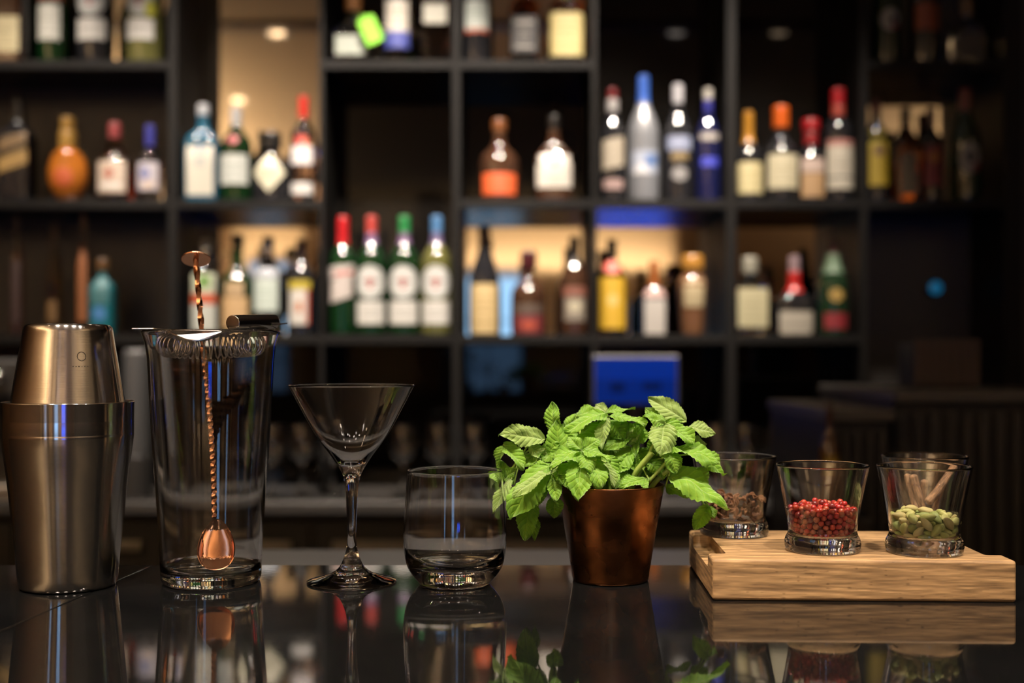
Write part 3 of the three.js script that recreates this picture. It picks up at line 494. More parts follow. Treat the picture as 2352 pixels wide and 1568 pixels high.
{
  const d = 2.45, g = thing('slatted_crate', 'dark brown upright slatted crate standing on the ribbed cooler', 'crate', [X(2155, d), Y(898, 2.2) + 0.0005, -d]);
  const w = 150 * d / FOCAL, h = 112 * d / FOCAL, wd = std({ color: lin(0.055, 0.036, 0.024), roughness: 0.6 });
  for (let i = 0; i < 7; i++) part('slat', rbox(w / 7 * 0.66, h - 0.004, 0.01, 0.002, -w / 2 + w / 7 * (i + 0.5), h / 2, 0.05), wd, g);
  part('crate_body', box(w, h - 0.01, 0.09, 0, h / 2 - 0.004, 0), M.blackPaint, g);
}
{ // tall amber bottle standing before the low cooler
  const d = 2.05;
  const g = thing('soda_bottle', 'slim brown bottle with yellow label beside the lower cooler', 'bottle', [X(1905, d), Y(1180, d), -d]);
  const R = 24 * d / FOCAL, H = Y(935, d) - Y(1180, d), prof = profileOf('tall', R, H);
  part('bottle_glass', bottleBody(prof, 0.8 * H, 2, 1), G.cream, g);
  part('bottle_cap', capGeo(R * 0.4, 0.016).translate(0, H * 0.97, 0), capMat('#8a7a68'), g);
  part('bottle_label', labelGeo(prof, 0.8 * H, 2, 1, H * 0.36, H * 0.56, R * 1.5), paper('#c9a91a'), g);
  const sh = thing('bottle_stand', 'dark low ledge carrying the slim brown bottle', 'stand', [X(1905, d), 0, -d]);
  const hy = Y(1180, d) - 0.0005;
  part('ledge_top', rbox(0.12, 0.02, 0.12, 0.004, 0, hy - 0.01, 0), M.blackPaint, sh);
  part('ledge_post', box(0.1, hy - 0.02, 0.1, 0, (hy - 0.02) / 2, 0), M.blackPaint, sh);
}
// ---------------------------------------------------------------- the bar counter
const BAR = 1.1, DB = 0.911;
const graniteMap = dataTex(1024, 1024, (u, v) => {
  const a = fbm(u * 6, v * 6, 4, 6), b = noise2(u * 256, v * 256, 256), c = noise2(u * 90 + 7, v * 90, 90);
  let s = 17 + 9 * (a - 0.5) + (b > 0.86 ? (b - 0.86) * 90 : 0) + (c > 0.93 ? (c - 0.93) * 260 : 0);
  return [s * 1.02, s, s * 0.97];
});
const graniteRough = dataTex(1024, 1024, (u, v) => { const b = fbm(u * 128, v * 128, 2, 128), a = fbm(u * 5, v * 5, 3, 5); const r = 255 * (0.022 + 0.035 * b + 0.05 * Math.max(0, a - 0.5)); return [r, r, r]; }, false);
const graniteBump = dataTex(512, 512, (u, v) => { const b = fbm(u * 128, v * 128, 2, 128) * 255; return [b, b, b]; }, false);
const granite = phys({ map: graniteMap, roughnessMap: graniteRough, roughness: 1, ior: 1.5, specularIntensity: 0.62, bumpMap: graniteBump, bumpScale: 0.000004 });
{
  const g = thing('bar_counter', 'polished black stone bar counter carrying the shaker, glasses and board', 'counter', [0, 0, 0]);
  const seam = (d) => -0.3005 + (d - 0.69) * 0.103, slab = (pts) => {
    const s = new THREE.Shape(pts.map(([x, d]) => new THREE.Vector2(x, d)));
    const e = new THREE.ExtrudeGeometry(s, { depth: 0.04 - 0.002, bevelEnabled: true, bevelThickness: 0.001, bevelSize: 0.0007, bevelOffset: -0.0007, bevelSegments: 2 }).rotateX(-Math.PI / 2).translate(0, BAR - 0.039, 0);
    return metreUV(e, 3.3);
  };
  part('stone_slab', slab([[-2.4, -0.16], [seam(-0.16) - 0.0004, -0.16], [seam(DB) - 0.0004, DB], [-2.4, DB]]), granite, g);
  part('stone_slab', slab([[seam(-0.16) + 0.0004, -0.16], [2.4, -0.16], [2.4, DB], [seam(DB) + 0.0004, DB]]), granite, g);
  part('bar_front', box(4.6, BAR - 0.04, 0.06, 0, (BAR - 0.04) / 2, -0.02), M.blackPaint, g);
  part('bar_carcass', box(4.6, 0.90, 0.42, 0, 0.45, -0.27), M.blackPaint, g);
  part('slab_support', box(4.6, 0.12, 0.05, 0, BAR - 0.10, -0.86), M.blackPaint, g);
  part('support_leg', box(4.6, BAR - 0.16, 0.03, 0, (BAR - 0.16) / 2, -0.86), M.blackPaint, g);
}
{ // steel work ledge just behind the bar top
  const x0 = -0.34, x1 = 0.30, g = thing('steel_work_ledge', 'brushed steel work ledge just behind the black bar top', 'ledge', [(x0 + x1) / 2, 0, -1.21]);
  part('ledge_plate', rbox(x1 - x0, 0.02, 0.56, 0.004, 0, 1.008, 0), std({ color: lin(0.10, 0.10, 0.10), metalness: 0.5, roughness: 0.45 }), g);
  part('ledge_lip', rbox(x1 - x0, 0.03, 0.008, 0.002, 0, 1.0, -0.284), M.steel, g);
  for (const s of [-1, 1]) for (const t of [-1, 1]) part('ledge_leg', new THREE.CylinderGeometry(0.015, 0.015, 0.998, 16).translate(s * (x1 - x0) * 0.44, 0.499, t * 0.24), M.steel, g);
}
// ---------------------------------------------------------------- shaker
const brushed = (c, rough, an) => phys({ color: c, metalness: 1, roughness: rough, anisotropy: an, anisotropyRotation: Math.PI / 2, bumpMap: brushBump, bumpScale: 0.000012 });
const brushBump = dataTex(8, 1024, (u, v) => { const s = 255 * (0.5 * noise2(3.3, v * 256, 256) + 0.5 * noise2(9.1, v * 100, 100)); return [s, s, s]; }, false);
const uvLathe = (g) => g;
const shakerSteel = brushed(lin(0.52, 0.50, 0.47), 0.15, 0.88);
const shakerDark = std({ color: lin(0.44, 0.42, 0.39), metalness: 1, roughness: 0.26 });
const at0 = (px, d) => [X(px, d), BAR, -d];
{
  const d = 0.828, g = thing('cocktail_shaker', 'brushed steel two-piece cocktail shaker with capped tin upturned in the larger cup', 'shaker', at0(157, d));
  const big = [[0, 0.0012], [0.0295, 0.0012], [0.0300, 0.0002], [0.0318, 0.0006], [0.0330, 0.003], [0.0336, 0.008], ...bez([[0.0338, 0.01], [0.0372, 0.045], [0.0405, 0.078], [0.0436, 0.101], [0.0441, 0.106]], 6), [0.0441, 0.1075], [0.0438, 0.1079], [0.0441, 0.1083], [0.0441, 0.1165], [0.0438, 0.1169], [0.0441, 0.1173], [0.0443, 0.1285], [0.0446, 0.1292], [0.0443, 0.1299]];
  const inner = [[0.0436, 0.1295], [0.0433, 0.105], [0.0365, 0.045], [0.0325, 0.008], [0.030, 0.003], [0, 0.003]];
  part('mixing_tin', lathe([...big, ...inner], 96), shakerSteel, g);
  const sy = 0.184, small = [[0.0368, 0.118], [0.0385, 0.122], [0.0384, 0.128], ...bez([[0.0380, 0.130], [0.0345, 0.152], [0.0308, 0.174], [0.0299, sy - 0.004]], 5), [0.0292, sy - 0.0016], [0.0278, sy - 0.0003], [0.026, sy], [0.0245, sy - 0.0006], [0.022, sy - 0.001], [0, sy - 0.001]];
  const smin = [[0, sy - 0.002], [0.026, sy - 0.002], [0.0288, sy - 0.004], [0.0335, 0.152], [0.0372, 0.122], [0.0368, 0.118]];
  part('small_tin', lathe([...small, ...smin], 96), shakerSteel, g);
  // etched round mark with a line of tiny lettering on the upper tin
  const marks = [], put = (a, y, w, h) => { const r = 0.0380 - (y - 0.130) * (0.0081 / 0.05) + 0.00006; const m = new THREE.PlaneGeometry(w, h).translate(0, 0, r).rotateX(0).rotateY(a).translate(0, y, 0); marks.push(m); };
  for (let i = 0; i < 26; i++) { const t = i / 26 * Math.PI * 2; put(0.62 + Math.cos(t) * 0.085, 0.1615 + Math.sin(t) * 0.003, 0.0006, 0.0006); }
  for (let i = 0; i < 7; i++) put(0.45 + i * 0.056, 0.1545, 0.0007 + (i % 3) * 0.0002, 0.0010 - (i % 2) * 0.0002);
  part('etched_mark', mergeGeometries(marks), shakerDark, g, 'faint etched round mark with tiny lettering');
}
// ---------------------------------------------------------------- mixing glass
const MG = { px: 485.5, d: 0.844 };
{
  const g = thing('mixing_glass', 'tall flared clear mixing glass with thick base holding the copper spoon', 'glass', at0(MG.px, MG.d));
  const out = bez([[0.0352, 0.006], [0.0372, 0.045], [0.0414, 0.105], [0.0438, 0.150], [0.0444, 0.160], [0.0458, 0.170], [0.0484, 0.1785]], 7);
  const inn = bez([[0.0470, 0.1793], [0.0446, 0.1705], [0.0431, 0.160], [0.0424, 0.150], [0.0396, 0.105], [0.0352, 0.045], [0.0337, 0.022], [0.0329, 0.0125], [0.0312, 0.0096], [0.024, 0.0084], [0.012, 0.0080], [0.0, 0.0079]], 6);
  part('glass_body', lathe([[0, 0.0022], [0.026, 0.0018], [0.0300, 0.0003], [0.0325, 0.0000], [0.0342, 0.0012], [0.0350, 0.0035], ...out, [0.0486, 0.1795], [0.0481, 0.1801], [0.0474, 0.1799], ...inn], 128), M.glass, g);
}
// ---------------------------------------------------------------- copper bar spoon in the mixing glass
const copperBright = phys({ color: lin(0.88, 0.46, 0.28), metalness: 1, roughness: 0.1 });
{
  const g = thing('bar_spoon', 'copper twisted bar spoon with flat disc end standing in the mixing glass', 'spoon');
  const base = at(492, 1188, 0.836), top = at(450, 596, 0.897);
  const pts = [base, at(491, 1110, 0.844), at(482, 960, 0.858), at(467, 800, 0.875), at(458, 690, 0.888), top];
  const curve = new THREE.CatmullRomCurve3(pts), N = 420, fr = curve.computeFrenetFrames(N, false), pos = [], idx = [];
  const len = curve.getLength(), xref = V(1, 0, 0);
  for (let i = 0; i <= N; i++) {
    const t = i / N, p = curve.getPointAt(t), tan = curve.getTangentAt(t), n = xref.clone().sub(tan.clone().multiplyScalar(xref.dot(tan))).normalize(), b = tan.clone().cross(n);
    const s = t * len, ends = Math.min(1, Math.min(t, 1 - t) * 18), tw = s / (t > 0.6 ? 0.026 : 0.011) * Math.PI * 2 * 0.5;
    for (let j = 0; j < 8; j++) {
      const a = j / 8 * Math.PI * 2, sq = j % 2 ? 1.0 : 0.72 + 0.2 * (1 - ends), r = (0.0021 + (t > 0.6 ? 0.0002 : 0)) * sq, q = p.clone().addScaledVector(n, Math.cos(a + tw) * r).addScaledVector(b, Math.sin(a + tw) * r);
      pos.push(q.x, q.y, q.z);
    }
  }
  for (let i = 0; i < N; i++) for (let j = 0; j < 8; j++) { const a = i * 8 + j, b = i * 8 + (j + 1) % 8, c = a + 8, e = b + 8; idx.push(a, b, c, c, b, e); }
  let rod = new THREE.BufferGeometry(); rod.setAttribute('position', new THREE.Float32BufferAttribute(pos, 3)); rod.setIndex(idx); rod = toCreasedNormals(rod, 0.5);
  part('twisted_stem', rod, copperBright, g);
  const dir = top.clone().sub(pts[4]).normalize();
  const disc = part('muddler_disc', lathe([[0, 0], [0.0106, 0], [0.0110, 0.0003], [0.0110, 0.0011], [0.0106, 0.0014], [0, 0.0014]], 48), copperBright, g);
  disc.position.copy(top).addScaledVector(dir, -0.0002); disc.quaternion.setFromUnitVectors(V(0, 1, 0), V(-0.10, 0.90, -0.42).normalize());
  // egg-shaped bowl, its hollow to the guest
  const bw = 0.0130, bh = 0.0182, sag = 0.0078, Nr = 20, Na = 48, bp = [], bi = [];
  const shape = (rho, a, in_) => { const c = Math.cos(a), s = Math.sin(a), w = bw * (1 - 0.25 * s - 0.06 * s * s) * (in_ ? 0.955 : 1), h = bh * (in_ ? 0.965 : 1); return [rho * c * w, rho * s * h - 0.001, -(sag - (in_ ? 0.0009 : 0)) * Math.pow(Math.max(0, 1 - rho * rho), 0.7)]; };
  const ringStart = [];
  for (const in_ of [0, 1]) { ringStart.push(bp.length / 3); for (let i = 0; i <= Nr; i++) for (let j = 0; j <= Na; j++) { const rho = Math.sin(i / Nr * Math.PI / 2); bp.push(...shape(rho, j / Na * Math.PI * 2, in_)); } }
  const W = Na + 1;
  for (let i = 0; i < Nr; i++) for (let j = 0; j < Na; j++) { const a = i * W + j, b = a + W; bi.push(a, b, a + 1, b, b + 1, a + 1); const o = ringStart[1]; bi.push(o + a, o + a + 1, o + b, o + b, o + a + 1, o + b + 1); }
  for (let j = 0; j < Na; j++) { const a = Nr * W + j, b = ringStart[1] + Nr * W + j; bi.push(a, b, a + 1, b, b + 1, a + 1); }
  let bowl = new THREE.BufferGeometry(); bowl.setAttribute('position', new THREE.Float32BufferAttribute(bp, 3)); bowl.setIndex(bi); bowl = mergeVertices(bowl, 1e-6); bowl.computeVertexNormals(); bowl = toCreasedNormals(bowl, 1.0);
  const bm = part('spoon_bowl', bowl, copperBright, g); const bc = at(496.5, 1247, 0.8285); bm.position.copy(bc); bm.rotation.set(-0.22, 0, 0.03);
}
// ---------------------------------------------------------------- strainer lying on the mixing glass
{
  const c0 = V(X(MG.px, MG.d), BAR + 0.1806, -MG.d);
  const g = thing('hawthorne_strainer', 'steel spring-rimmed cocktail strainer lying on the mixing glass rim', 'strainer', [c0.x, c0.y, c0.z]);
  const wire = std({ color: lin(0.62, 0.60, 0.57), metalness: 1, roughness: 0.18 });
  // plate: a shallow dished disc with a gap at the back for the spoon, pierced with holes
  const pr = 0.0405, s = new THREE.Shape(); const gap = 0.26, turned = Math.PI / 2 + 0.42;
  for (let i = 0; i <= 60; i++) { const a = turned + gap + i / 60 * (Math.PI * 2 - 2 * gap); const x = Math.cos(a) * pr, y = Math.sin(a) * pr; i ? s.lineTo(x, y) : s.moveTo(x, y); }
  s.lineTo(-0.002, 0.021); s.lineTo(-0.014, 0.016); s.closePath();
  for (let r = 0; r < 3; r++) for (let k = 0; k < 4 + r * 5; k++) { const a = k / (4 + r * 5) * Math.PI * 2 - Math.PI / 2, R = 0.006 + r * 0.008, x = Math.cos(a) * R, y = Math.sin(a) * R; if (y > 0.006 && x < 0.006 && x > -0.024) continue; const h = new THREE.Path(); h.absellipse(x, y, 0.0021, 0.0021, 0, Math.PI * 2); s.holes.push(h); }
  let pg = new THREE.ExtrudeGeometry(s, { depth: 0.0008, bevelEnabled: false, curveSegments: 10 }).rotateX(-Math.PI / 2);
  const pp = pg.attributes.position;
  for (let i = 0; i < pp.count; i++) { const x = pp.getX(i), z = pp.getZ(i); pp.setY(i, pp.getY(i) - 0.0085 * Math.exp(-Math.pow((x + 0.001) / 0.017, 2)) * THREE.MathUtils.smoothstep(z, -0.02, 0.03) ); }
  pg.computeVertexNormals();
  part('strainer_plate', pg, wire, g);
  part('rest_tab', rbox(0.016, 0.0012, 0.014, 0.0005, -0.0465, 0.0006, 0.002), wire, g);
  for (const a of [0.9, -0.9]) part('rest_tab', rbox(0.012, 0.0012, 0.010, 0.0005, 0, 0, 0).rotateY(a).translate(Math.cos(a) * 0.0455, 0.0006, -Math.sin(a) * 0.0455), wire, g);
  // spring running round under the edge
  const turns = 38, n = turns * 18, cp = [];
  for (let i = 0; i <= n; i++) { const t = i / n, a = turned + 0.34 + t * (Math.PI * 2 - 0.68), c = t * turns * Math.PI * 2, R = 0.0312 + Math.cos(c) * 0.0068, y = -0.0100 + Math.sin(c) * 0.0084 - 0.002 * Math.max(0, Math.cos(a - Math.PI * 1.5)); cp.push(V(Math.cos(a) * R, y, -Math.sin(a) * R)); }
  part('coil_spring', new THREE.TubeGeometry(new THREE.CatmullRomCurve3(cp), n, 0.0006, 6), wire, g);
  // handle: strap rising off the plate and rolled into a grip
  const strap = new THREE.CatmullRomCurve3([V(0.020, 0.0008, -0.004), V(0.032, 0.002, -0.008), V(0.042, 0.0035, -0.012), V(0.050, 0.0045, -0.016)]);
  const sp = [], si = []; for (let i = 0; i <= 12; i++) { const p = strap.getPointAt(i / 12); for (const [w, h] of [[-0.008, 0], [0.008, 0], [0.008, 0.0009], [-0.008, 0.0009]]) sp.push(p.x + w * 0.37, p.y + h, p.z + w * 0.93); }
  for (let i = 0; i < 12; i++) for (let j = 0; j < 4; j++) { const a = i * 4 + j, b = i * 4 + (j + 1) % 4; si.push(a, b, a + 4, a + 4, b, b + 4); }
  let sg = new THREE.BufferGeometry(); sg.setAttribute('position', new THREE.Float32BufferAttribute(sp, 3)); sg.setIndex(si); sg = toCreasedNormals(sg, 0.5);
  part('handle_strap', sg, wire, g);
  const A = at(534, 742, 0.812).sub(c0), B = at(630, 739, 0.860).sub(c0), L = A.distanceTo(B);
  const roll = part('handle_roll', lathe([[0, 0], [0.0052, 0], [0.0057, 0.0005], [0.0057, L - 0.002], [0.0048, L], [0, L]], 40), std({ color: lin(0.50, 0.48, 0.45), metalness: 1, roughness: 0.14 }), g);
  roll.position.copy(A); roll.quaternion.setFromUnitVectors(V(0, 1, 0), B.clone().sub(A).normalize());
}
// ---------------------------------------------------------------- martini glass
{
  const d = 0.841, g = thing('martini_glass', 'empty clear martini glass with thin stem and round foot', 'glass', at0(808, d)), k = d / FOCAL, h = (y) => EYE - BAR - (y - HORIZON) * k, r = (p) => p * k;
  const foot = bez([[0.0319, 0.0011], [0.0285, 0.0022], [0.022, 0.0040], [0.0145, 0.0068], [0.0095, 0.0105], [r(22), h(1289)], [r(13), h(1262)], [r(10), h(1232)], [r(11.5), h(1180)], [r(15), h(1120)], [r(19), h(1096)], [r(24), h(1083)], [r(42), h(1054)], [r(81), h(1000)], [r(143.5), h(887)]], 7);
  const inn = bez([[r(140.5), h(886.4)], [r(77), h(1000)], [r(38), h(1046)], [r(22), h(1060)], [r(10), h(1064)], [0, h(1065)]], 6);
  part('glass_body', lathe([[0, 0.0020], [0.02, 0.0014], [0.028, 0.0003], [0.0308, 0], [0.0319, 0.0005], ...foot, [r(143.3), h(884)], [r(142), h(883.2)], [r(141), h(884)], ...inn], 128), M.clearGlass, g);
}
// ---------------------------------------------------------------- tumbler
{
  const d = 0.836, g = thing('tumbler', 'short rounded empty clear tumbler with thick base beside the mint', 'glass', at0(1045, d)), k = d / FOCAL, h = (y) => EYE - BAR - (y - HORIZON) * k, r = (p) => p * k;
  const out = bez([[r(82), 0.0014], [r(95), 0.0060], [r(107), 0.0115], [r(115), 0.0195], [r(118.5), 0.0310], [r(117), 0.0460], [r(113), 0.0640], [r(109), h(1081)]], 6);
  const innP = [[r(105.5), h(1080.5)], [r(109.8), 0.0640], [r(113.8), 0.0460], [r(115.0), 0.0320], [r(110), 0.0215], [r(94), 0.0152], [r(60), 0.0130], [r(28), 0.0124], [0, 0.0122]];
  const inn = bez(innP, 6);
  part('glass_body', lathe([[0, 0.0022], [r(50), 0.0018], [r(66), 0.0004], [r(74), 0.0], [r(80), 0.0006], ...out, [r(108.7), h(1079)], [r(107.3), h(1078.2)], [r(106), h(1079)], ...inn], 128), M.clearGlass, g);

}
// ---------------------------------------------------------------- copper cup
const cupTex = dataTex(512, 512, (u, v) => {
  const a = fbm(u * 7, v * 4, 5, 7), b = fbm(u * 12 + 3, v * 9, 4, 12), st = fbm(u * 3 + 9, v * 3, 3, 3);
  const k = 0.62 + 0.5 * (a - 0.5) + 0.32 * (b - 0.5) - 0.45 * Math.max(0, st - 0.55);
  return [222 * Math.min(1, k * 1.1), 166 * k, 112 * k];
});
const cupRough = dataTex(512, 512, (u, v) => { const a = fbm(u * 6 + 2, v * 6, 5, 6), r = 255 * (0.11 + 0.30 * a); return [r, r, r]; }, false);
{
  const d = 0.8507, g = thing('copper_cup', 'tapered copper cup with dark brown patina holding the mint', 'cup', at0(1402, d));
  part('cup_body', lathe([[0, 0.0008], [0.0240, 0.0006], [0.0262, 0.0], [0.0272, 0.0010], [0.0276, 0.0026], ...bez([[0.0279, 0.005], [0.033, 0.036], [0.0388, 0.0685]], 6), [0.0390, 0.0693], [0.0386, 0.0697], [0.0381, 0.0692], [0.0324, 0.036], [0.0270, 0.004], [0.025, 0.0024], [0, 0.0024]], 96), phys({ map: cupTex, color: lin(0.84, 0.78, 0.68), metalness: 1, roughnessMap: cupRough, roughness: 1 }), g);
}
// ---------------------------------------------------------------- wooden board
const BT = 0.0272, BOARD = { x: 0.234, z: -0.8405, turn: -0.035 };
const woodTex = dataTex(1024, 1024, (u, v) => {
  const warp = fbm(u * 2, v * 5, 3, 2), long = v * 22 + 2.2 * warp + 0.8 * fbm(u * 2 + 4, v * 6, 2, 2);
  const ring = 0.5 + 0.5 * Math.sin(long * 6.283), fine = fbm(u * 14, v * 220, 3, 14), pore = noise2(u * 50, v * 256, 50);
  let k = 0.80 + 0.13 * (ring - 0.5) + 0.55 * (fine - 0.5) + 0.10 * (warp - 0.5) - (pore > 0.86 ? (pore - 0.86) * 1.6 : 0);
  const red = 0.5 * (1 - k);
  return [204 * k, 165 * k * (1 - red * 0.22), 114 * k * (1 - red * 0.5)];
});
const woodBump = dataTex(512, 512, (u, v) => { const f = 255 * (0.6 * fbm(u * 14, v * 220, 3, 14) + 0.4 * noise2(u * 60, v * 250, 60)); return [f, f, f]; }, false);
const wood = std({ map: woodTex, roughness: 0.62, bumpMap: woodBump, bumpScale: 0.00012 });
{
  const bw = 0.1985, bd = 0.1330, notch = 0.0125, floorY = 0.0182;
  const ev = new Evaluator(); ev.attributes = ['position', 'normal']; ev.useGroups = false;
  let a = new Brush(new RoundedBoxGeometry(bw, BT, bd, 4, 0.0022).translate(0, BT / 2, 0)); a.geometry.deleteAttribute('uv'); a.updateMatrixWorld();
  for (const s of [-1, 1]) {
    const b = new Brush(new RoundedBoxGeometry(notch * 2, 0.04, 0.084, 4, 0.0035).translate(s * bw / 2, floorY + 0.02, 0.002)); b.geometry.deleteAttribute('uv'); b.updateMatrixWorld();
    a = ev.evaluate(a, b, SUBTRACTION);
  }
  const m = solo('serving_board', metreUV(a.geometry, 4.2), wood, 'thick pale wooden serving board with notched ends carrying four spice glasses', 'board');
  m.position.set(BOARD.x, BAR + 0.0002, BOARD.z); m.rotation.y = BOARD.turn;
}
// ---------------------------------------------------------------- spice glasses on the board
const GY = BAR + 0.0002 + BT + 0.0002;
const shotGeo = lathe([[0, 0.0016], [0.019, 0.0013], [0.0225, 0.0002], [0.0240, 0], [0.0252, 0.0010], ...bez([[0.0256, 0.0028], [0.0258, 0.0055], [0.0252, 0.0085], [0.0238, 0.0112], [0.0232, 0.0140], [0.0240, 0.020], [0.0272, 0.038], [0.0312, 0.0578]], 5),
  [0.0315, 0.0588], [0.0312, 0.0594], [0.0305, 0.0595], [0.0299, 0.0590], ...bez([[0.0297, 0.0580], [0.0256, 0.038], [0.0222, 0.020], [0.0212, 0.0125], [0.0190, 0.0100], [0.010, 0.0094], [0, 0.0093]], 5)], 96);
const inR = (h) => h < 0.0125 ? 0.0190 + (h - 0.0098) * 0.8 : h < 0.020 ? 0.0212 + (h - 0.0125) / 0.0075 * 0.0010 : 0.0222 + (h - 0.020) / 0.038 * 0.0075;
const SPOTS = { anise: [1686, 0.886], pepper: [1889, 0.813], carda: [2123, 0.8045], stick: [2124, 0.887] };
const GL = {};
for (const [k, text] of [['anise', 'small flared clear glass with brown star anise pieces beside the mint'], ['pepper', 'small flared clear glass half filled with red peppercorns'], ['carda', 'small flared clear glass half filled with green cardamom pods'], ['stick', 'small flared clear glass with brown spice sticks behind the cardamom glass']]) {
  const [px, d] = SPOTS[k], m = solo('spice_glass', shotGeo, M.clearGlass, text, 'glass', null); m.position.set(X(px, d), GY, -d); GL[k] = m.position;
}
// settle chains of balls in a glass; returns their centres relative to the glass
function settle(nBodies, len, rad, jitter, steps = 260, hMax = 0.05, dome = 0) {
  const P = [], O = [], Rr = [];
  for (let i = 0; i < nBodies; i++) {
    const r = rad * (1 + jitter * (rnd() - 0.5) * 2), a = rnd() * 6.283, q = Math.sqrt(rnd()) * 0.017, h = 0.013 + (i / nBodies) * hMax, dir = V(rr(-1, 1), rr(-0.5, 0.5), rr(-1, 1)).normalize();
    for (let k = 0; k < len; k++) { P.push(V(Math.cos(a) * q, h, Math.sin(a) * q).addScaledVector(dir, (k - (len - 1) / 2) * r * 1.15)); O.push(i); Rr.push(r * (len > 1 && k !== (len - 1) / 2 ? 0.82 : 1)); }
  }
  const n = P.length, v = new THREE.Vector3(), cell = rad * 2.6, key = (x, y, z) => (x + 64) * 16384 + (y + 64) * 128 + (z + 64);
  for (let s = 0; s < steps; s++) {
    const g = s < steps * 0.75 ? 0.00025 : 0.00006;
    for (const p of P) p.y -= g;
    for (let it = 0; it < 2; it++) {
      const grid = new Map();
      for (let i = 0; i < n; i++) { const p = P[i], k = key(Math.floor(p.x / cell), Math.floor(p.y / cell), Math.floor(p.z / cell)); const l = grid.get(k); if (l) l.push(i); else grid.set(k, [i]); }
      for (let i = 0; i < n; i++) {
        const p = P[i], cx = Math.floor(p.x / cell), cy = Math.floor(p.y / cell), cz = Math.floor(p.z / cell);
        for (let a = -1; a < 2; a++) for (let b = -1; b < 2; b++) for (let c = -1; c < 2; c++) {
          const l = grid.get(key(cx + a, cy + b, cz + c)); if (!l) continue;
          for (const j of l) if (j > i && O[j] !== O[i]) { v.subVectors(P[j], p); const d = v.length(), m = Rr[i] + Rr[j]; if (d < m && d > 1e-9) { v.multiplyScalar((m - d) / d * 0.5); P[j].add(v); p.sub(v); } }
        }
      }
      if (len > 1) for (let b = 0; b < nBodies; b++) { // keep each chain straight and its length
        const i0 = b * len, L = Rr[i0 + 1] * 1.15 * (len - 1), A = P[i0], B = P[i0 + len - 1], mid = A.clone().add(B).multiplyScalar(0.5); if (len === 3) mid.add(P[i0 + 1]).multiplyScalar(0.5).add(P[i0 + 1].clone().multiplyScalar(0)); v.subVectors(B, A).normalize();
        for (let k = 0; k < len; k++) P[i0 + k].copy(mid).addScaledVector(v, L * (k / (len - 1) - 0.5));
      }
      for (let i = 0; i < n; i++) { const p = P[i], r = Rr[i]; if (p.y < 0.0097 + r) p.y = 0.0097 + r; const q = Math.hypot(p.x, p.z), lim = inR(p.y) - r * 1.02 - 0.0002; if (q > lim) { p.x *= lim / q; p.z *= lim / q; } }
    }
  }
  return { P, R: Rr };
}
{ // red peppercorns
  const base = new THREE.IcosahedronGeometry(1, 3), variants = [];
  for (let k = 0; k < 4; k++) { const g = base.clone(), p = g.attributes.position; for (let i = 0; i < p.count; i++) { const f = 1 + 0.09 * (noise3(p.getX(i) * 2.2 + k * 7 + 20, p.getY(i) * 2.2 + 20, p.getZ(i) * 2.2 + 20) - 0.6); p.setXYZ(i, p.getX(i) * f, p.getY(i) * f * (k === 2 ? 0.92 : 1), p.getZ(i) * f); } const q = mergeVertices((g.deleteAttribute('uv'), g.deleteAttribute('normal'), g), 1e-5); q.computeVertexNormals(); variants.push(q); }
  const cols = [[0.36, 0.014, 0.010], [0.40, 0.036, 0.014], [0.26, 0.010, 0.012], [0.34, 0.055, 0.020], [0.16, 0.012, 0.010], [0.40, 0.10, 0.04]].map(c => phys({ color: lin(...c), roughness: 0.32, clearcoat: 0.35, clearcoatRoughness: 0.2 }));
  const { P, R } = settle(600, 1, 0.00205, 0.14, 300, 0.050);
  const c = GL.pepper, eye = V(0, EYE - c.y, -c.z).add(V(-c.x, 0, 0));
  const topAt = (p) => { let k = 0; for (const q of P) if (q.y > p.y + 0.001 && Math.hypot(q.x - p.x, q.z - p.z) < 0.0025) k++; return k; };
  const order = P.map((p, i) => ({ i, s: (p.z + 0.35 * p.y * (1)) / 0.02 + (topAt(p) === 0 ? 3 : 0) })).sort((a, b) => b.s - a.s);
  const rest = [];
  order.forEach(({ i }, k) => {
    const p = P[i], mtx = new THREE.Matrix4().compose(p.clone().add(c), new THREE.Quaternion().setFromEuler(new THREE.Euler(rr(0, 6), rr(0, 6), rr(0, 6))), V(R[i], R[i], R[i]).multiplyScalar(0.99));
    const vi = Math.floor(rnd() * 4), ci = Math.floor(Math.pow(rnd(), 1.4) * 6);
    if (k < 290) { const m = solo('peppercorn', variants[vi], cols[ci], 'round red peppercorn heaped in the small flared glass', 'peppercorn', 'red peppercorns in the glass'); m.applyMatrix4(mtx); }
    else rest.push(base.clone().applyMatrix4(mtx));
  });
  solo('peppercorn_filling', mergeGeometries(rest), cols[2], 'deeper red peppercorns packed inside the small glass', 'peppercorns', 'red peppercorns in the glass', 'stuff');
}
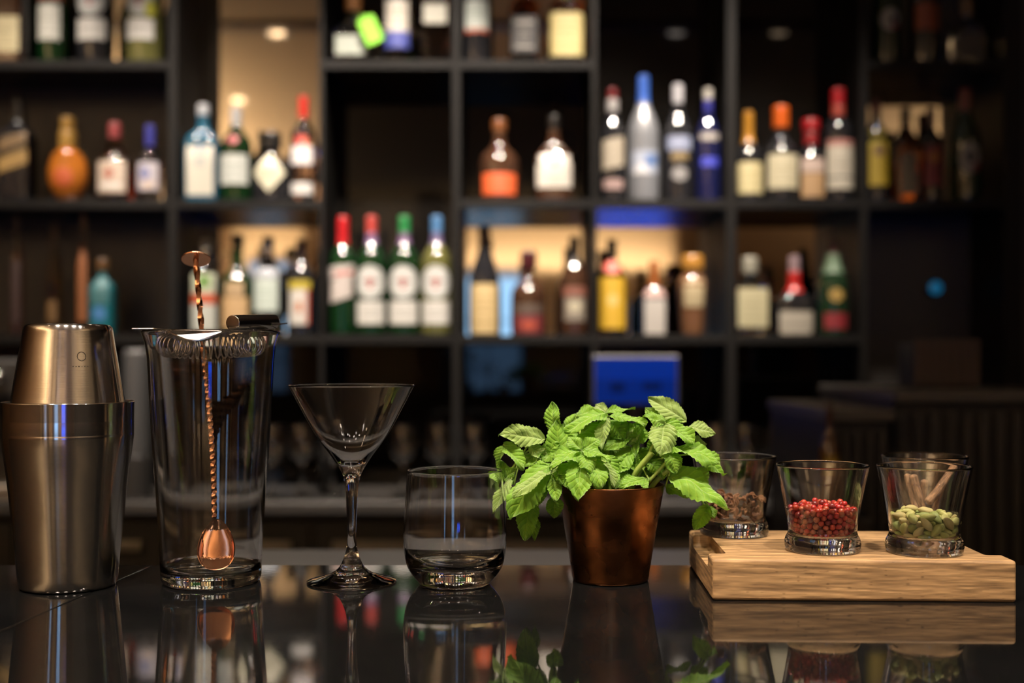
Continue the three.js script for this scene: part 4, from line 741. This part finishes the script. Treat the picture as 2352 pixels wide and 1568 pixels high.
{ // green cardamom pods
  const vars = [];
  for (let k = 0; k < 4; k++) {
    const NU = 22, NA = 24, pos = [], idx = [];
    for (let i = 0; i <= NU; i++) { const t = i / NU, y = (t - 0.5) * 2, prof = Math.pow(Math.sin(Math.PI * Math.min(1, Math.max(0, t))), 0.62) * (1 - 0.14 * y);
      for (let j = 0; j < NA; j++) { const a = j / NA * 6.2832, ridge = 1 + 0.075 * Math.cos(3 * a + 0.4 * y) + 0.035 * Math.cos(15 * a + k); const r = 0.52 * prof * ridge + (i === 0 || i === NU ? 0.0 : 0.02); const bend = 0.06 * Math.sin(k + 1) * (1 - y * y); pos.push(Math.cos(a) * r + bend, y * (1.0 + (i === NU ? 0.06 : 0)), Math.sin(a) * r); } }
    for (let i = 0; i < NU; i++) for (let j = 0; j < NA; j++) { const a = i * NA + j, b = i * NA + (j + 1) % NA; idx.push(a, a + NA, b, b, a + NA, b + NA); }
    const g = new THREE.BufferGeometry(); g.setAttribute('position', new THREE.Float32BufferAttribute(pos, 3)); g.setIndex(idx); g.computeVertexNormals(); vars.push(g);
  }
  const cols = [[0.29, 0.30, 0.075], [0.23, 0.26, 0.06], [0.36, 0.35, 0.11], [0.18, 0.21, 0.05], [0.38, 0.32, 0.12]].map(c => std({ color: lin(...c), roughness: 0.62 }));
  const { P, R } = settle(120, 3, 0.00265, 0.12, 420, 0.075), c = GL.carda;
  for (let b = 0; b < 120; b++) {
    const A = P[b * 3], B = P[b * 3 + 2], mid = A.clone().add(B).multiplyScalar(0.5), r = R[b * 3 + 1], dir = B.clone().sub(A).normalize();
    const m = solo('cardamom_pod', vars[b % 4], cols[Math.floor(rnd() * 5)], 'ridged pale green cardamom pod heaped in the small flared glass', 'cardamom pod', 'cardamom pods in the glass');
    m.position.copy(mid).add(c); m.quaternion.setFromUnitVectors(V(0, 1, 0), dir).multiply(new THREE.Quaternion().setFromAxisAngle(V(0, 1, 0), rr(0, 6))); m.scale.set(r * 1.9, r * 1.95, r * 1.75);
  }
}
{ // star anise pieces: broken boat-shaped carpels joined at a hub
  const carpel = (seedK) => { // a small curled boat
    const N = 10, Mv = 10, pos = [], idx = [];
    for (const side of [0, 1]) for (let i = 0; i <= N; i++) for (let j = 0; j <= Mv; j++) {
      const t = i / N, v = j / Mv * 2 - 1, w = 0.34 * Math.pow(Math.sin(Math.PI * Math.min(0.98, 0.08 + t * 0.9)), 0.8), f = side ? 0.80 : 1;
      const nz = 0.05 * (noise2(t * 7 + seedK * 3, v * 4 + 9) - 0.5);
      pos.push(t * 1.0, 0.32 * v * v * Math.sin(Math.PI * t) + 0.16 * t * t * (1.6 - t) + (side ? 0.05 : 0) + nz, v * w * f * (1 + 2 * nz));
    }
    const S = (N + 1) * (Mv + 1), W = Mv + 1;
    for (let i = 0; i < N; i++) for (let j = 0; j < Mv; j++) { const a = i * W + j, b = a + W; idx.push(a, b, a + 1, b, b + 1, a + 1); idx.push(S + a, S + a + 1, S + b, S + b, S + a + 1, S + b + 1); }
    for (let i = 0; i < N; i++) for (const j of [0, Mv]) { const a = i * W + j, b = a + W; if (j) idx.push(a, b, S + a, b, S + b, S + a); else idx.push(a, S + a, b, b, S + a, S + b); }
    const g = new THREE.BufferGeometry(); g.setAttribute('position', new THREE.Float32BufferAttribute(pos, 3)); g.setIndex(idx); g.computeVertexNormals(); return g;
  };
  const piece = (n, k) => { const gs = []; for (let i = 0; i < n; i++) gs.push(carpel(k * 5 + i).scale(1, 1, 1).rotateX(rr(-0.3, 0.3)).rotateY(i * 0.82 + rr(-0.15, 0.15)).translate(0, rr(-0.04, 0.04), 0)); const hub = new THREE.IcosahedronGeometry(0.16, 1); hub.deleteAttribute('uv'); const h2 = mergeVertices(hub, 1e-4); h2.computeVertexNormals(); gs.push(h2); return mergeGeometries(gs); };
  const vars = [piece(3, 1), piece(2, 2), piece(4, 3), piece(5, 4)];
  const cols = [[0.145, 0.055, 0.018], [0.20, 0.085, 0.030], [0.10, 0.036, 0.013]].map(c => std({ color: lin(...c), roughness: 0.72, side: THREE.DoubleSide }));
  const { P, R } = settle(34, 1, 0.0048, 0.18, 320, 0.055), c = GL.anise;
  P.forEach((p, i) => {
    const m = solo('star_anise_piece', vars[i % 4], cols[i % 3], 'curled brown star anise piece in the small glass beside the mint', 'spice', 'star anise pieces in the glass');
    m.position.copy(p).add(c); m.rotation.set(rr(0, 6), rr(0, 6), rr(0, 6)); m.scale.setScalar(R[i] * 1.35);
  });
}
{ // spice sticks leaning in the glass at the back
  const bark = dataTex(256, 256, (u, v) => { const a = fbm(u * 8, v * 5, 4, 8), b = fbm(u * 30, v * 8, 3, 30), k = 0.55 + 0.5 * (a - 0.3) + 0.5 * (b - 0.5); return [186 * k, 140 * k, 96 * k]; });
  const bm = std({ map: bark, roughness: 0.8 });
  const stick = (A, B, r, k) => {
    const L = A.distanceTo(B), NU = 40, NA = 26, pos = [], uv = [], idx = [];
    for (let i = 0; i <= NU; i++) for (let j = 0; j <= NA; j++) {
      const t = i / NU, a = j / NA * 6.28318, e = Math.min(t, 1 - t) * NU, cap = e < 1.5 ? Math.sqrt(Math.min(1, e / 1.5 + 0.02)) : 1;
      const f = cap * (1 + 0.22 * (noise3(Math.cos(a) * 1.6 + 9 + k, Math.sin(a) * 1.6 + 9, t * 7 + k) - 0.5) + 0.05 * Math.cos(a * 9 + k));
      pos.push(Math.cos(a) * r * f + 0.0012 * Math.sin(t * 3 + k), t * L, Math.sin(a) * r * f); uv.push(j / NA, t * L * 30);
    }
    for (let i = 0; i < NU; i++) for (let j = 0; j < NA; j++) { const a = i * (NA + 1) + j, b = a + NA + 1; idx.push(a, b, a + 1, b, b + 1, a + 1); }
    const g = new THREE.BufferGeometry(); g.setAttribute('position', new THREE.Float32BufferAttribute(pos, 3)); g.setAttribute('uv', new THREE.Float32BufferAttribute(uv, 2)); g.setIndex(idx); g.computeVertexNormals();
    return g;
  };
  const z8 = (x, y, d) => at(1780 + x / 4.112, 1020 + y / 4.112, d);
  const L = [[z8(1340, 780, 0.880), z8(1222, 268, 0.893), 0.0030, 'knobbly brown spice stick leaning in the glass behind the cardamom'], [z8(1440, 770, 0.884), z8(1300, 272, 0.884), 0.0034, 'thick pale brown spice stick standing in the glass behind the cardamom'],
    [z8(1380, 800, 0.893), z8(1400, 330, 0.889), 0.0030, 'short split spice stick in the glass behind the cardamom'], [z8(1430, 560, 0.878), z8(1742, 196, 0.888), 0.0033, 'long brown spice stick leaning across the rim of its glass'], [z8(1500, 760, 0.896), z8(1622, 362, 0.886), 0.0027, 'short brown spice stick beside the long leaning one']];
  L.forEach(([A, B, r, text], i) => { const m = solo('spice_stick', stick(A, B, r, i * 2.3), bm, text, 'spice', null); m.position.copy(A); m.quaternion.setFromUnitVectors(V(0, 1, 0), B.clone().sub(A).normalize()); });
}
// ---------------------------------------------------------------- mint in the copper cup
const leafTex = (base, vein, dark) => dataTex(256, 256, (u, v) => { // u along the leaf, v across it
  const s = Math.abs(v - 0.5) * 2, mid = Math.exp(-Math.pow(s / 0.035, 2)), q = u * 8.2 - s * 1.7, side = Math.exp(-Math.pow((q - Math.round(q)) / 0.085, 2)) * (1 - 0.35 * s) * (u > 0.02 ? 1 : 0);
  const q2 = u * 30 + s * 6, net = 0.30 * Math.exp(-Math.pow((q2 - Math.round(q2)) / 0.16, 2)) * noise2(u * 18, v * 18), m = fbm(u * 5 + base[0], v * 5, 4, 8), k = Math.min(1, Math.max(mid, side * 0.75, net)), d = Math.max(0, m - 0.48) * 1.5;
  return [0, 1, 2].map(i => (base[i] * (1 - d) + dark[i] * d) * (1 - k * 0.5) + vein[i] * k * 0.5);
}, true, false);
const leafBump = dataTex(256, 256, (u, v) => { const s = Math.abs(v - 0.5) * 2, mid = Math.exp(-Math.pow(s / 0.05, 2)), q = u * 8.2 - s * 1.7, side = Math.exp(-Math.pow((q - Math.round(q)) / 0.13, 2)), n = fbm(u * 22, v * 22, 2, 22); const h = 255 * (0.72 - 0.5 * Math.max(mid, side * 0.8) + 0.28 * (n - 0.5)); return [h, h, h]; }, false, false);
const leafMat = (base, vein, dark) => phys({ map: leafTex(base, vein, dark), roughness: 0.86, transmission: 0.34, thickness: 0, bumpMap: leafBump, bumpScale: 0.0007, clearcoat: 0.22, clearcoatRoughness: 0.38, side: THREE.DoubleSide });
// a mint leaf's upper face and its paler, hairy underside
const LEAF = {
  P: leafMat([146, 176, 78], [190, 208, 136], [112, 150, 50]),
  B: leafMat([122, 172, 13], [176, 202, 56], [80, 136, 10]),
};
const stemMat = phys({ color: lin(0.30, 0.42, 0.07), roughness: 0.5, clearcoat: 0.2 });
// a leaf from its foot to its tip; up = the way its upper face looks
function leafGeo(L, W, curl, cup, wave, k) {
  const NU = 34, NV = 16, pos = [], uv = [], idx = [];
  for (let i = 0; i <= NU; i++) for (let j = 0; j <= NV; j++) {
    const t = i / NU, v = j / NV * 2 - 1;
    const outline = Math.pow(t, 0.62) * Math.pow(1 - t, 0.72) * 1.78 * (1 - 0.12 * t), tooth = 1 + (t > 0.06 && t < 0.97 ? 0.17 * (((t * 13 + (v > 0 ? 0.3 : 0)) % 1) - 0.5) : 0) * Math.pow(Math.abs(v), 6);
    const w = W / 2 * Math.min(1, outline) * tooth, s = v * w;
    const vq = t * 8.2 - Math.abs(v) * 1.7, quilt = 0.034 * W * (Math.cos(vq * 6.2832) * -0.5) * Math.abs(v) * (1.2 - Math.abs(v) * 0.5) * Math.min(1, outline * 1.5);
    const a = curl * t, x = curl ? L * Math.sin(a) / curl : L * t, yb = curl ? -L * (1 - Math.cos(a)) / curl : 0;
    const cupped = cup * s * s / (W * 0.5) + wave * W * Math.sin(t * 8 + k + (v > 0 ? 1.7 : 0)) * Math.abs(v) * v * v * Math.sign(v) * (v > 0 ? 1 : -1) + 0.05 * W * Math.sin(t * 4 + k * 2) * v;
    const crease = 0.07 * W * Math.min(1, Math.abs(v) * 4) * Math.min(1, outline);
    const h = cupped + quilt + crease + 0.14 * W * (noise2(t * 4 + k * 3.1, v * 2 + k) - 0.5);
    pos.push(x + Math.sin(a) * h, yb + Math.cos(a) * h, s); uv.push(t, (v + 1) / 2);
  }
  for (let i = 0; i < NU; i++) for (let j = 0; j < NV; j++) { const a = i * (NV + 1) + j, b = a + NV + 1; idx.push(a, a + 1, b, b, a + 1, b + 1); }
  const g = new THREE.BufferGeometry(); g.setAttribute('position', new THREE.Float32BufferAttribute(pos, 3)); g.setAttribute('uv', new THREE.Float32BufferAttribute(uv, 2)); g.setIndex(idx); g.computeVertexNormals(); return g;
}
const zs = (x, y, dd = 0) => at(1100 + x / 3.137, 880 + y / 3.137, 0.8507 + dd), ZM = 0.8507 / FOCAL / 3.137;
// leaf: [foot x, foot y, foot depth mm, tip x, tip y, tip depth mm, width, tone, up x, up y, up z, curl, cup]  (x, y on the enlarged view of the plant; depth from the cup's middle, away from the guest)
const SPRIGS = [
  { node: [300, 520, 4], root: [840, 900, 4], via: [600, 640, 6], text: 'mint sprig reaching over the tumbler with pale curled leaves', leaves: [
    [472, 405, 6, 160, 375, -4, 170, 'P', 0.1, 0.55, 0.8, 0.5, 0.1], [235, 690, -6, 108, 925, -14, 125, 'P', -0.5, 0.5, 0.7, 0.4, -0.2], [175, 440, 0, 318, 615, -8, 130, 'B', 0.5, 0.2, 0.8, 0.5, 0.5], [185, 445, 2, 140, 610, 6, 90, 'B', -0.7, 0.2, 0.6, 0.6, 0.4],
    [190, 690, 0, 78, 650, 6, 100, 'B', -0.3, 0.6, 0.7, 0.3, 0.2], [180, 690, 0, 272, 620, -6, 100, 'B', 0.2, 0.5, 0.8, 0.4, 0.1], [478, 470, 4, 325, 600, 2, 110, 'B', -0.2, 0.7, 0.6, 0.3, 0.2], [355, 445, 2, 478, 540, 4, 120, 'P', 0.1, 0.5, 0.8, 0.4, 0.2], [250, 730, 0, 150, 560, 8, 90, 'B', -0.4, 0.3, 0.8, 0.2, 0.2]] },
  { node: [575, 420, 8], root: [900, 900, 6], via: [700, 640, 8], text: 'mint sprig with upright dark green leaf behind the bright front leaves', leaves: [
    [548, 370, 8, 530, 145, 12, 135, 'B', -0.35, 0.2, 0.9, 0.25, 0.25], [585, 590, 2, 560, 285, 6, 185, 'B', -0.1, 0.25, 0.95, 0.3, 0.1], [610, 420, 10, 700, 230, 16, 150, 'B', 0.3, 0.4, 0.8, 0.3, 0.1], [590, 460, 8, 470, 560, 0, 130, 'B', -0.4, 0.5, 0.7, 0.4, 0.2], [600, 500, 4, 690, 560, -6, 150, 'B', 0.1, 0.6, 0.7, 0.4, 0.1]] },
  { node: [930, 235, 0], root: [960, 900, 0], via: [930, 560, 4], text: 'mint sprig crowning the middle of the bunch with glossy lime leaves', leaves: [
    [925, 225, 0, 632, 345, -12, 190, 'B', -0.25, 0.75, 0.6, 0.5, -0.15], [915, 215, 4, 1115, 185, 6, 90, 'B', 0.1, 0.9, 0.35, 0.2, 0.3], [935, 235, -2, 1190, 300, -8, 130, 'B', 0.3, 0.8, 0.5, 0.5, 0.1], [930, 245, -4, 885, 470, -14, 115, 'P', -0.5, 0.15, 0.85, 0.3, 0.7], [920, 215, 6, 842, 158, 14, 90, 'P', -0.2, 0.6, 0.7, 0.2, 0.2], [700, 240, 10, 850, 190, 14, 130, 'B', -0.1, 0.7, 0.7, 0.3, 0.1], [940, 260, 2, 1040, 400, -2, 150, 'B', 0.3, 0.4, 0.85, 0.4, 0.2], [900, 300, 0, 720, 470, -6, 170, 'B', -0.3, 0.45, 0.85, 0.3, 0.1]] },
  { node: [1335, 285, 0], root: [1040, 900, 2], via: [1200, 560, 0], text: 'mint sprig with the largest pale rounded leaves at the top of the bunch', leaves: [
    [1495, 275, 2, 1232, 112, 10, 165, 'P', -0.3, 0.55, 0.8, 0.35, 0.05], [1290, 250, 4, 1203, 180, 10, 90, 'B', -0.3, 0.5, 0.8, 0.2, 0.1], [1485, 320, 2, 1692, 362, 0, 130, 'P', 0.15, 0.75, 0.65, 0.45, 0.05], [1530, 440, 4, 1632, 440, 4, 110, 'P', 0.3, 0.5, 0.8, 0.3, 0.1],
    [1335, 295, -4, 1305, 512, -20, 215, 'P', 0.0, 0.5, 0.87, 0.35, -0.1], [1335, 285, -2, 1185, 250, -6, 130, 'B', -0.3, 0.75, 0.6, 0.4, 0.15], [1345, 290, -2, 1535, 430, -10, 165, 'B', 0.35, 0.6, 0.7, 0.45, 0.1], [1360, 280, 2, 1470, 250, 8, 120, 'B', 0.2, 0.7, 0.7, 0.3, 0.1]] },
  { node: [1400, 520, -6], root: [1080, 900, -2], via: [1250, 680, -6], text: 'mint sprig arching down beside the star anise glass with broad lime leaves', leaves: [
    [1365, 470, -8, 1705, 575, -14, 215, 'B', 0.2, 0.85, 0.5, 0.6, -0.1], [1560, 500, 0, 1755, 655, -6, 150, 'B', 0.4, 0.6, 0.6, 0.5, 0.1], [1370, 670, -8, 1770, 900, -22, 260, 'B', 0.35, 0.6, 0.75, 0.95, -0.25], [1655, 885, -6, 1555, 1048, -10, 125, 'B', -0.2, 0.2, 0.95, 0.3, 0.3], [1640, 900, -4, 1700, 960, -10, 90, 'B', 0.4, 0.2, 0.9, 0.3, 0.2],
    [1345, 745, 4, 1520, 815, 0, 110, 'B', 0.1, 0.6, 0.8, 0.4, 0.1], [1360, 480, -10, 1420, 640, -16, 150, 'B', 0.1, 0.4, 0.9, 0.3, 0.2], [1500, 640, 4, 1640, 760, 6, 200, 'B', 0.2, 0.4, 0.9, 0.4, 0.1]] },
  { node: [740, 490, -20], root: [900, 900, -10], via: [800, 660, -22], text: 'bright yellow-green mint sprig drooping over the front of the cup rim', leaves: [
    [735, 490, -20, 520, 605, -34, 170, 'B', -0.35, 0.8, 0.5, 0.5, -0.15], [735, 480, -20, 650, 388, -14, 115, 'B', -0.3, 0.6, 0.75, 0.3, 0.25], [745, 480, -20, 868, 408, -16, 115, 'B', 0.2, 0.6, 0.75, 0.3, 0.2], [745, 490, -22, 940, 560, -32, 140, 'B', 0.35, 0.75, 0.55, 0.5, 0.1], [735, 520, -24, 720, 828, -40, 205, 'B', -0.1, 0.35, 0.93, 0.35, 0.15], [790, 530, -24, 880, 745, -38, 175, 'B', 0.3, 0.4, 0.85, 0.35, 0.15], [915, 570, -18, 975, 745, -28, 85, 'P', 0.5, 0.3, 0.8, 0.3, 0.5], [670, 560, -18, 640, 745, -34, 160, 'B', -0.3, 0.4, 0.85, 0.3, 0.1], [760, 510, -24, 800, 640, -36, 130, 'B', 0.1, 0.6, 0.8, 0.4, 0.2], [900, 520, -10, 990, 700, -18, 150, 'B', 0.3, 0.4, 0.85, 0.3, 0.1]] },
  { node: [525, 645, -18], root: [860, 900, -8], via: [680, 720, -20], text: 'mint sprig hanging off the cup towards the tumbler with long drooping leaves', leaves: [
    [522, 630, -20, 262, 815, -36, 130, 'P', -0.3, 0.7, 0.65, 0.45, -0.2], [505, 600, -16, 245, 960, -26, 235, 'B', -0.35, 0.55, 0.75, 0.75, -0.1], [528, 660, -22, 555, 842, -32, 115, 'B', 0.1, 0.4, 0.9, 0.35, 0.2], [525, 640, -22, 655, 672, -28, 80, 'P', 0.1, 0.8, 0.6, 0.3, 0.2], [372, 800, -14, 335, 1118, -18, 165, 'B', -0.15, 0.15, 0.97, 0.2, 0.15], [390, 930, -12, 400, 1122, -14, 80, 'B', 0.4, 0.1, 0.9, 0.2, 0.3], [545, 820, -10, 540, 965, -14, 125, 'B', 0.1, 0.2, 0.95, 0.25, 0.2], [450, 700, -18, 400, 880, -26, 130, 'B', 0.2, 0.4, 0.9, 0.4, 0.2], [520, 610, -10, 380, 600, -4, 110, 'B', -0.2, 0.8, 0.5, 0.3, 0.1], [560, 620, -22, 600, 720, -32, 110, 'B', 0.2, 0.6, 0.75, 0.3, 0.1]] },
  { node: [1110, 480, 4], root: [980, 900, 6], via: [1080, 680, 6], text: 'young mint sprig in the middle of the bunch with small curled tip leaves', leaves: [
    [1125, 365, 4, 915, 480, -6, 120, 'B', -0.2, 0.7, 0.65, 0.3, 0.1], [1100, 480, 0, 955, 670, -10, 165, 'B', -0.3, 0.4, 0.85, 0.3, 0.15], [1065, 640, -4, 985, 755, -16, 110, 'B', -0.2, 0.5, 0.8, 0.4, 0.15], [1225, 690, -8, 1020, 750, -24, 115, 'B', -0.1, 0.8, 0.55, 0.4, 0.05], [1100, 610, -2, 1150, 428, -2, 60, 'B', -0.5, 0.2, 0.8, 0.4, 0.8], [1130, 600, -2, 1125, 480, -6, 50, 'B', 0.5, 0.2, 0.8, 0.4, 0.8], [1150, 470, 8, 1230, 600, 2, 150, 'B', 0.3, 0.4, 0.85, 0.3, 0.2], [1220, 560, 4, 1330, 680, -4, 140, 'B', 0.3, 0.5, 0.8, 0.3, 0.2], [1090, 300, 10, 1180, 420, 10, 160, 'B', 0.2, 0.4, 0.9, 0.2, 0.1], [1120, 690, -8, 1210, 755, -20, 100, 'B', 0.2, 0.7, 0.6, 0.3, 0.1], [1260, 650, 6, 1130, 560, 12, 180, 'B', 0, 0.5, 0.85, 0.2, 0.1], [1000, 560, 10, 860, 640, 10, 200, 'B', 0, 0.5, 0.85, 0.2, 0.1]] },
];
// more leaves deep in the bunch, shared out among the sprigs
for (let i = 0; i < 34; i++) {
  const a = rr(0, 6.283), q = Math.sqrt(rnd()), cx = 930 + Math.cos(a) * q * 470, cy = 520 + Math.sin(a) * q * 215, b = rr(0, 6.283), l = rr(70, 115);
  let best = SPRIGS[0]; for (const s of SPRIGS) if (Math.hypot(s.node[0] - cx, s.node[1] - cy) < Math.hypot(best.node[0] - cx, best.node[1] - cy)) best = s;
  const dd = rr(2, 20); best.leaves.push([cx - Math.cos(b) * l, cy - Math.sin(b) * l * 0.8, dd, cx + Math.cos(b) * l, cy + Math.sin(b) * l * 0.8, dd + rr(-10, 4), rr(110, 160), i % 6 === 2 ? 'P' : 'B', rr(-0.4, 0.4), rr(0.3, 0.7), 0.8, rr(0.2, 0.5), rr(0, 0.25)]);
}
let leafNo = 0;
for (const s of SPRIGS) {
  const root = zs(...s.root.slice(0, 2), s.root[2] / 1000), node = zs(...s.node.slice(0, 2), s.node[2] / 1000), via = zs(...s.via.slice(0, 2), s.via[2] / 1000);
  const g = thing('mint_sprig', s.text, 'herb', [root.x, root.y, root.z], 0, 'mint sprigs in the copper cup');
  part('mint_stem', new THREE.TubeGeometry(new THREE.CatmullRomCurve3([V(0, 0, 0), via.clone().sub(root), node.clone().sub(root)]), 20, 0.0013, 8), stemMat, g);
  for (const [fx, fy, fd, tx, ty, td, w, tone, ux, uy, uz, curl, cup] of s.leaves) {
    const A = zs(fx, fy, fd / 1000), B = zs(tx, ty, td / 1000), dir = B.clone().sub(A), ch = dir.length() * 1.06; dir.normalize();
    const L = ch / (curl ? Math.sin(curl / 2) / (curl / 2) : 1), up = V(ux, uy, uz), zx = up.clone().sub(dir.clone().multiplyScalar(up.dot(dir))).normalize(), sd = dir.clone().cross(zx);
    // the leaf's own chord leans by half its curl, so turn it back
    const m = part('mint_leaf', leafGeo(L, w * ZM * 1.42, curl, cup, 0.10, leafNo++), LEAF[tone], g);
    const q = new THREE.Quaternion().setFromRotationMatrix(new THREE.Matrix4().makeBasis(dir, zx, sd)); m.quaternion.copy(q).multiply(new THREE.Quaternion().setFromAxisAngle(V(0, 0, 1), curl / 2)); m.position.copy(A).sub(root);
    const mid = A.clone().lerp(node, 0.75).sub(root), fa = A.clone().sub(root), nn = node.clone().sub(root);
    if (fa.distanceTo(nn) > 0.0012) part('leaf_stalk', new THREE.TubeGeometry(new THREE.QuadraticBezierCurve3(nn, mid.add(V(0, -0.001, -0.001)), fa), 8, 0.0007, 6), stemMat, g);
  }
}
{ // two bare stems showing at the front of the bunch
  for (const [a, b, c, r, t] of [[[1115, 668, -6], [1170, 590, -8], [1250, 500, -10], 0.0021, 'thick pale green bare mint stem crossing the middle of the bunch'], [[1245, 745, 0], [1310, 670, -2], [1390, 605, -4], 0.0018, 'darker green bare mint stem leaning out of the cup by the arching sprig']]) {
    const P0 = zs(a[0], a[1], a[2] / 1000), P1 = zs(b[0], b[1], b[2] / 1000), P2 = zs(c[0], c[1], c[2] / 1000), R = zs(1060, 960, 0.004);
    solo('mint_stalk', new THREE.TubeGeometry(new THREE.CatmullRomCurve3([R, P0, P1, P2]), 30, r, 10), stemMat, t, 'herb');
  }
}
renderer.render(scene, camera);
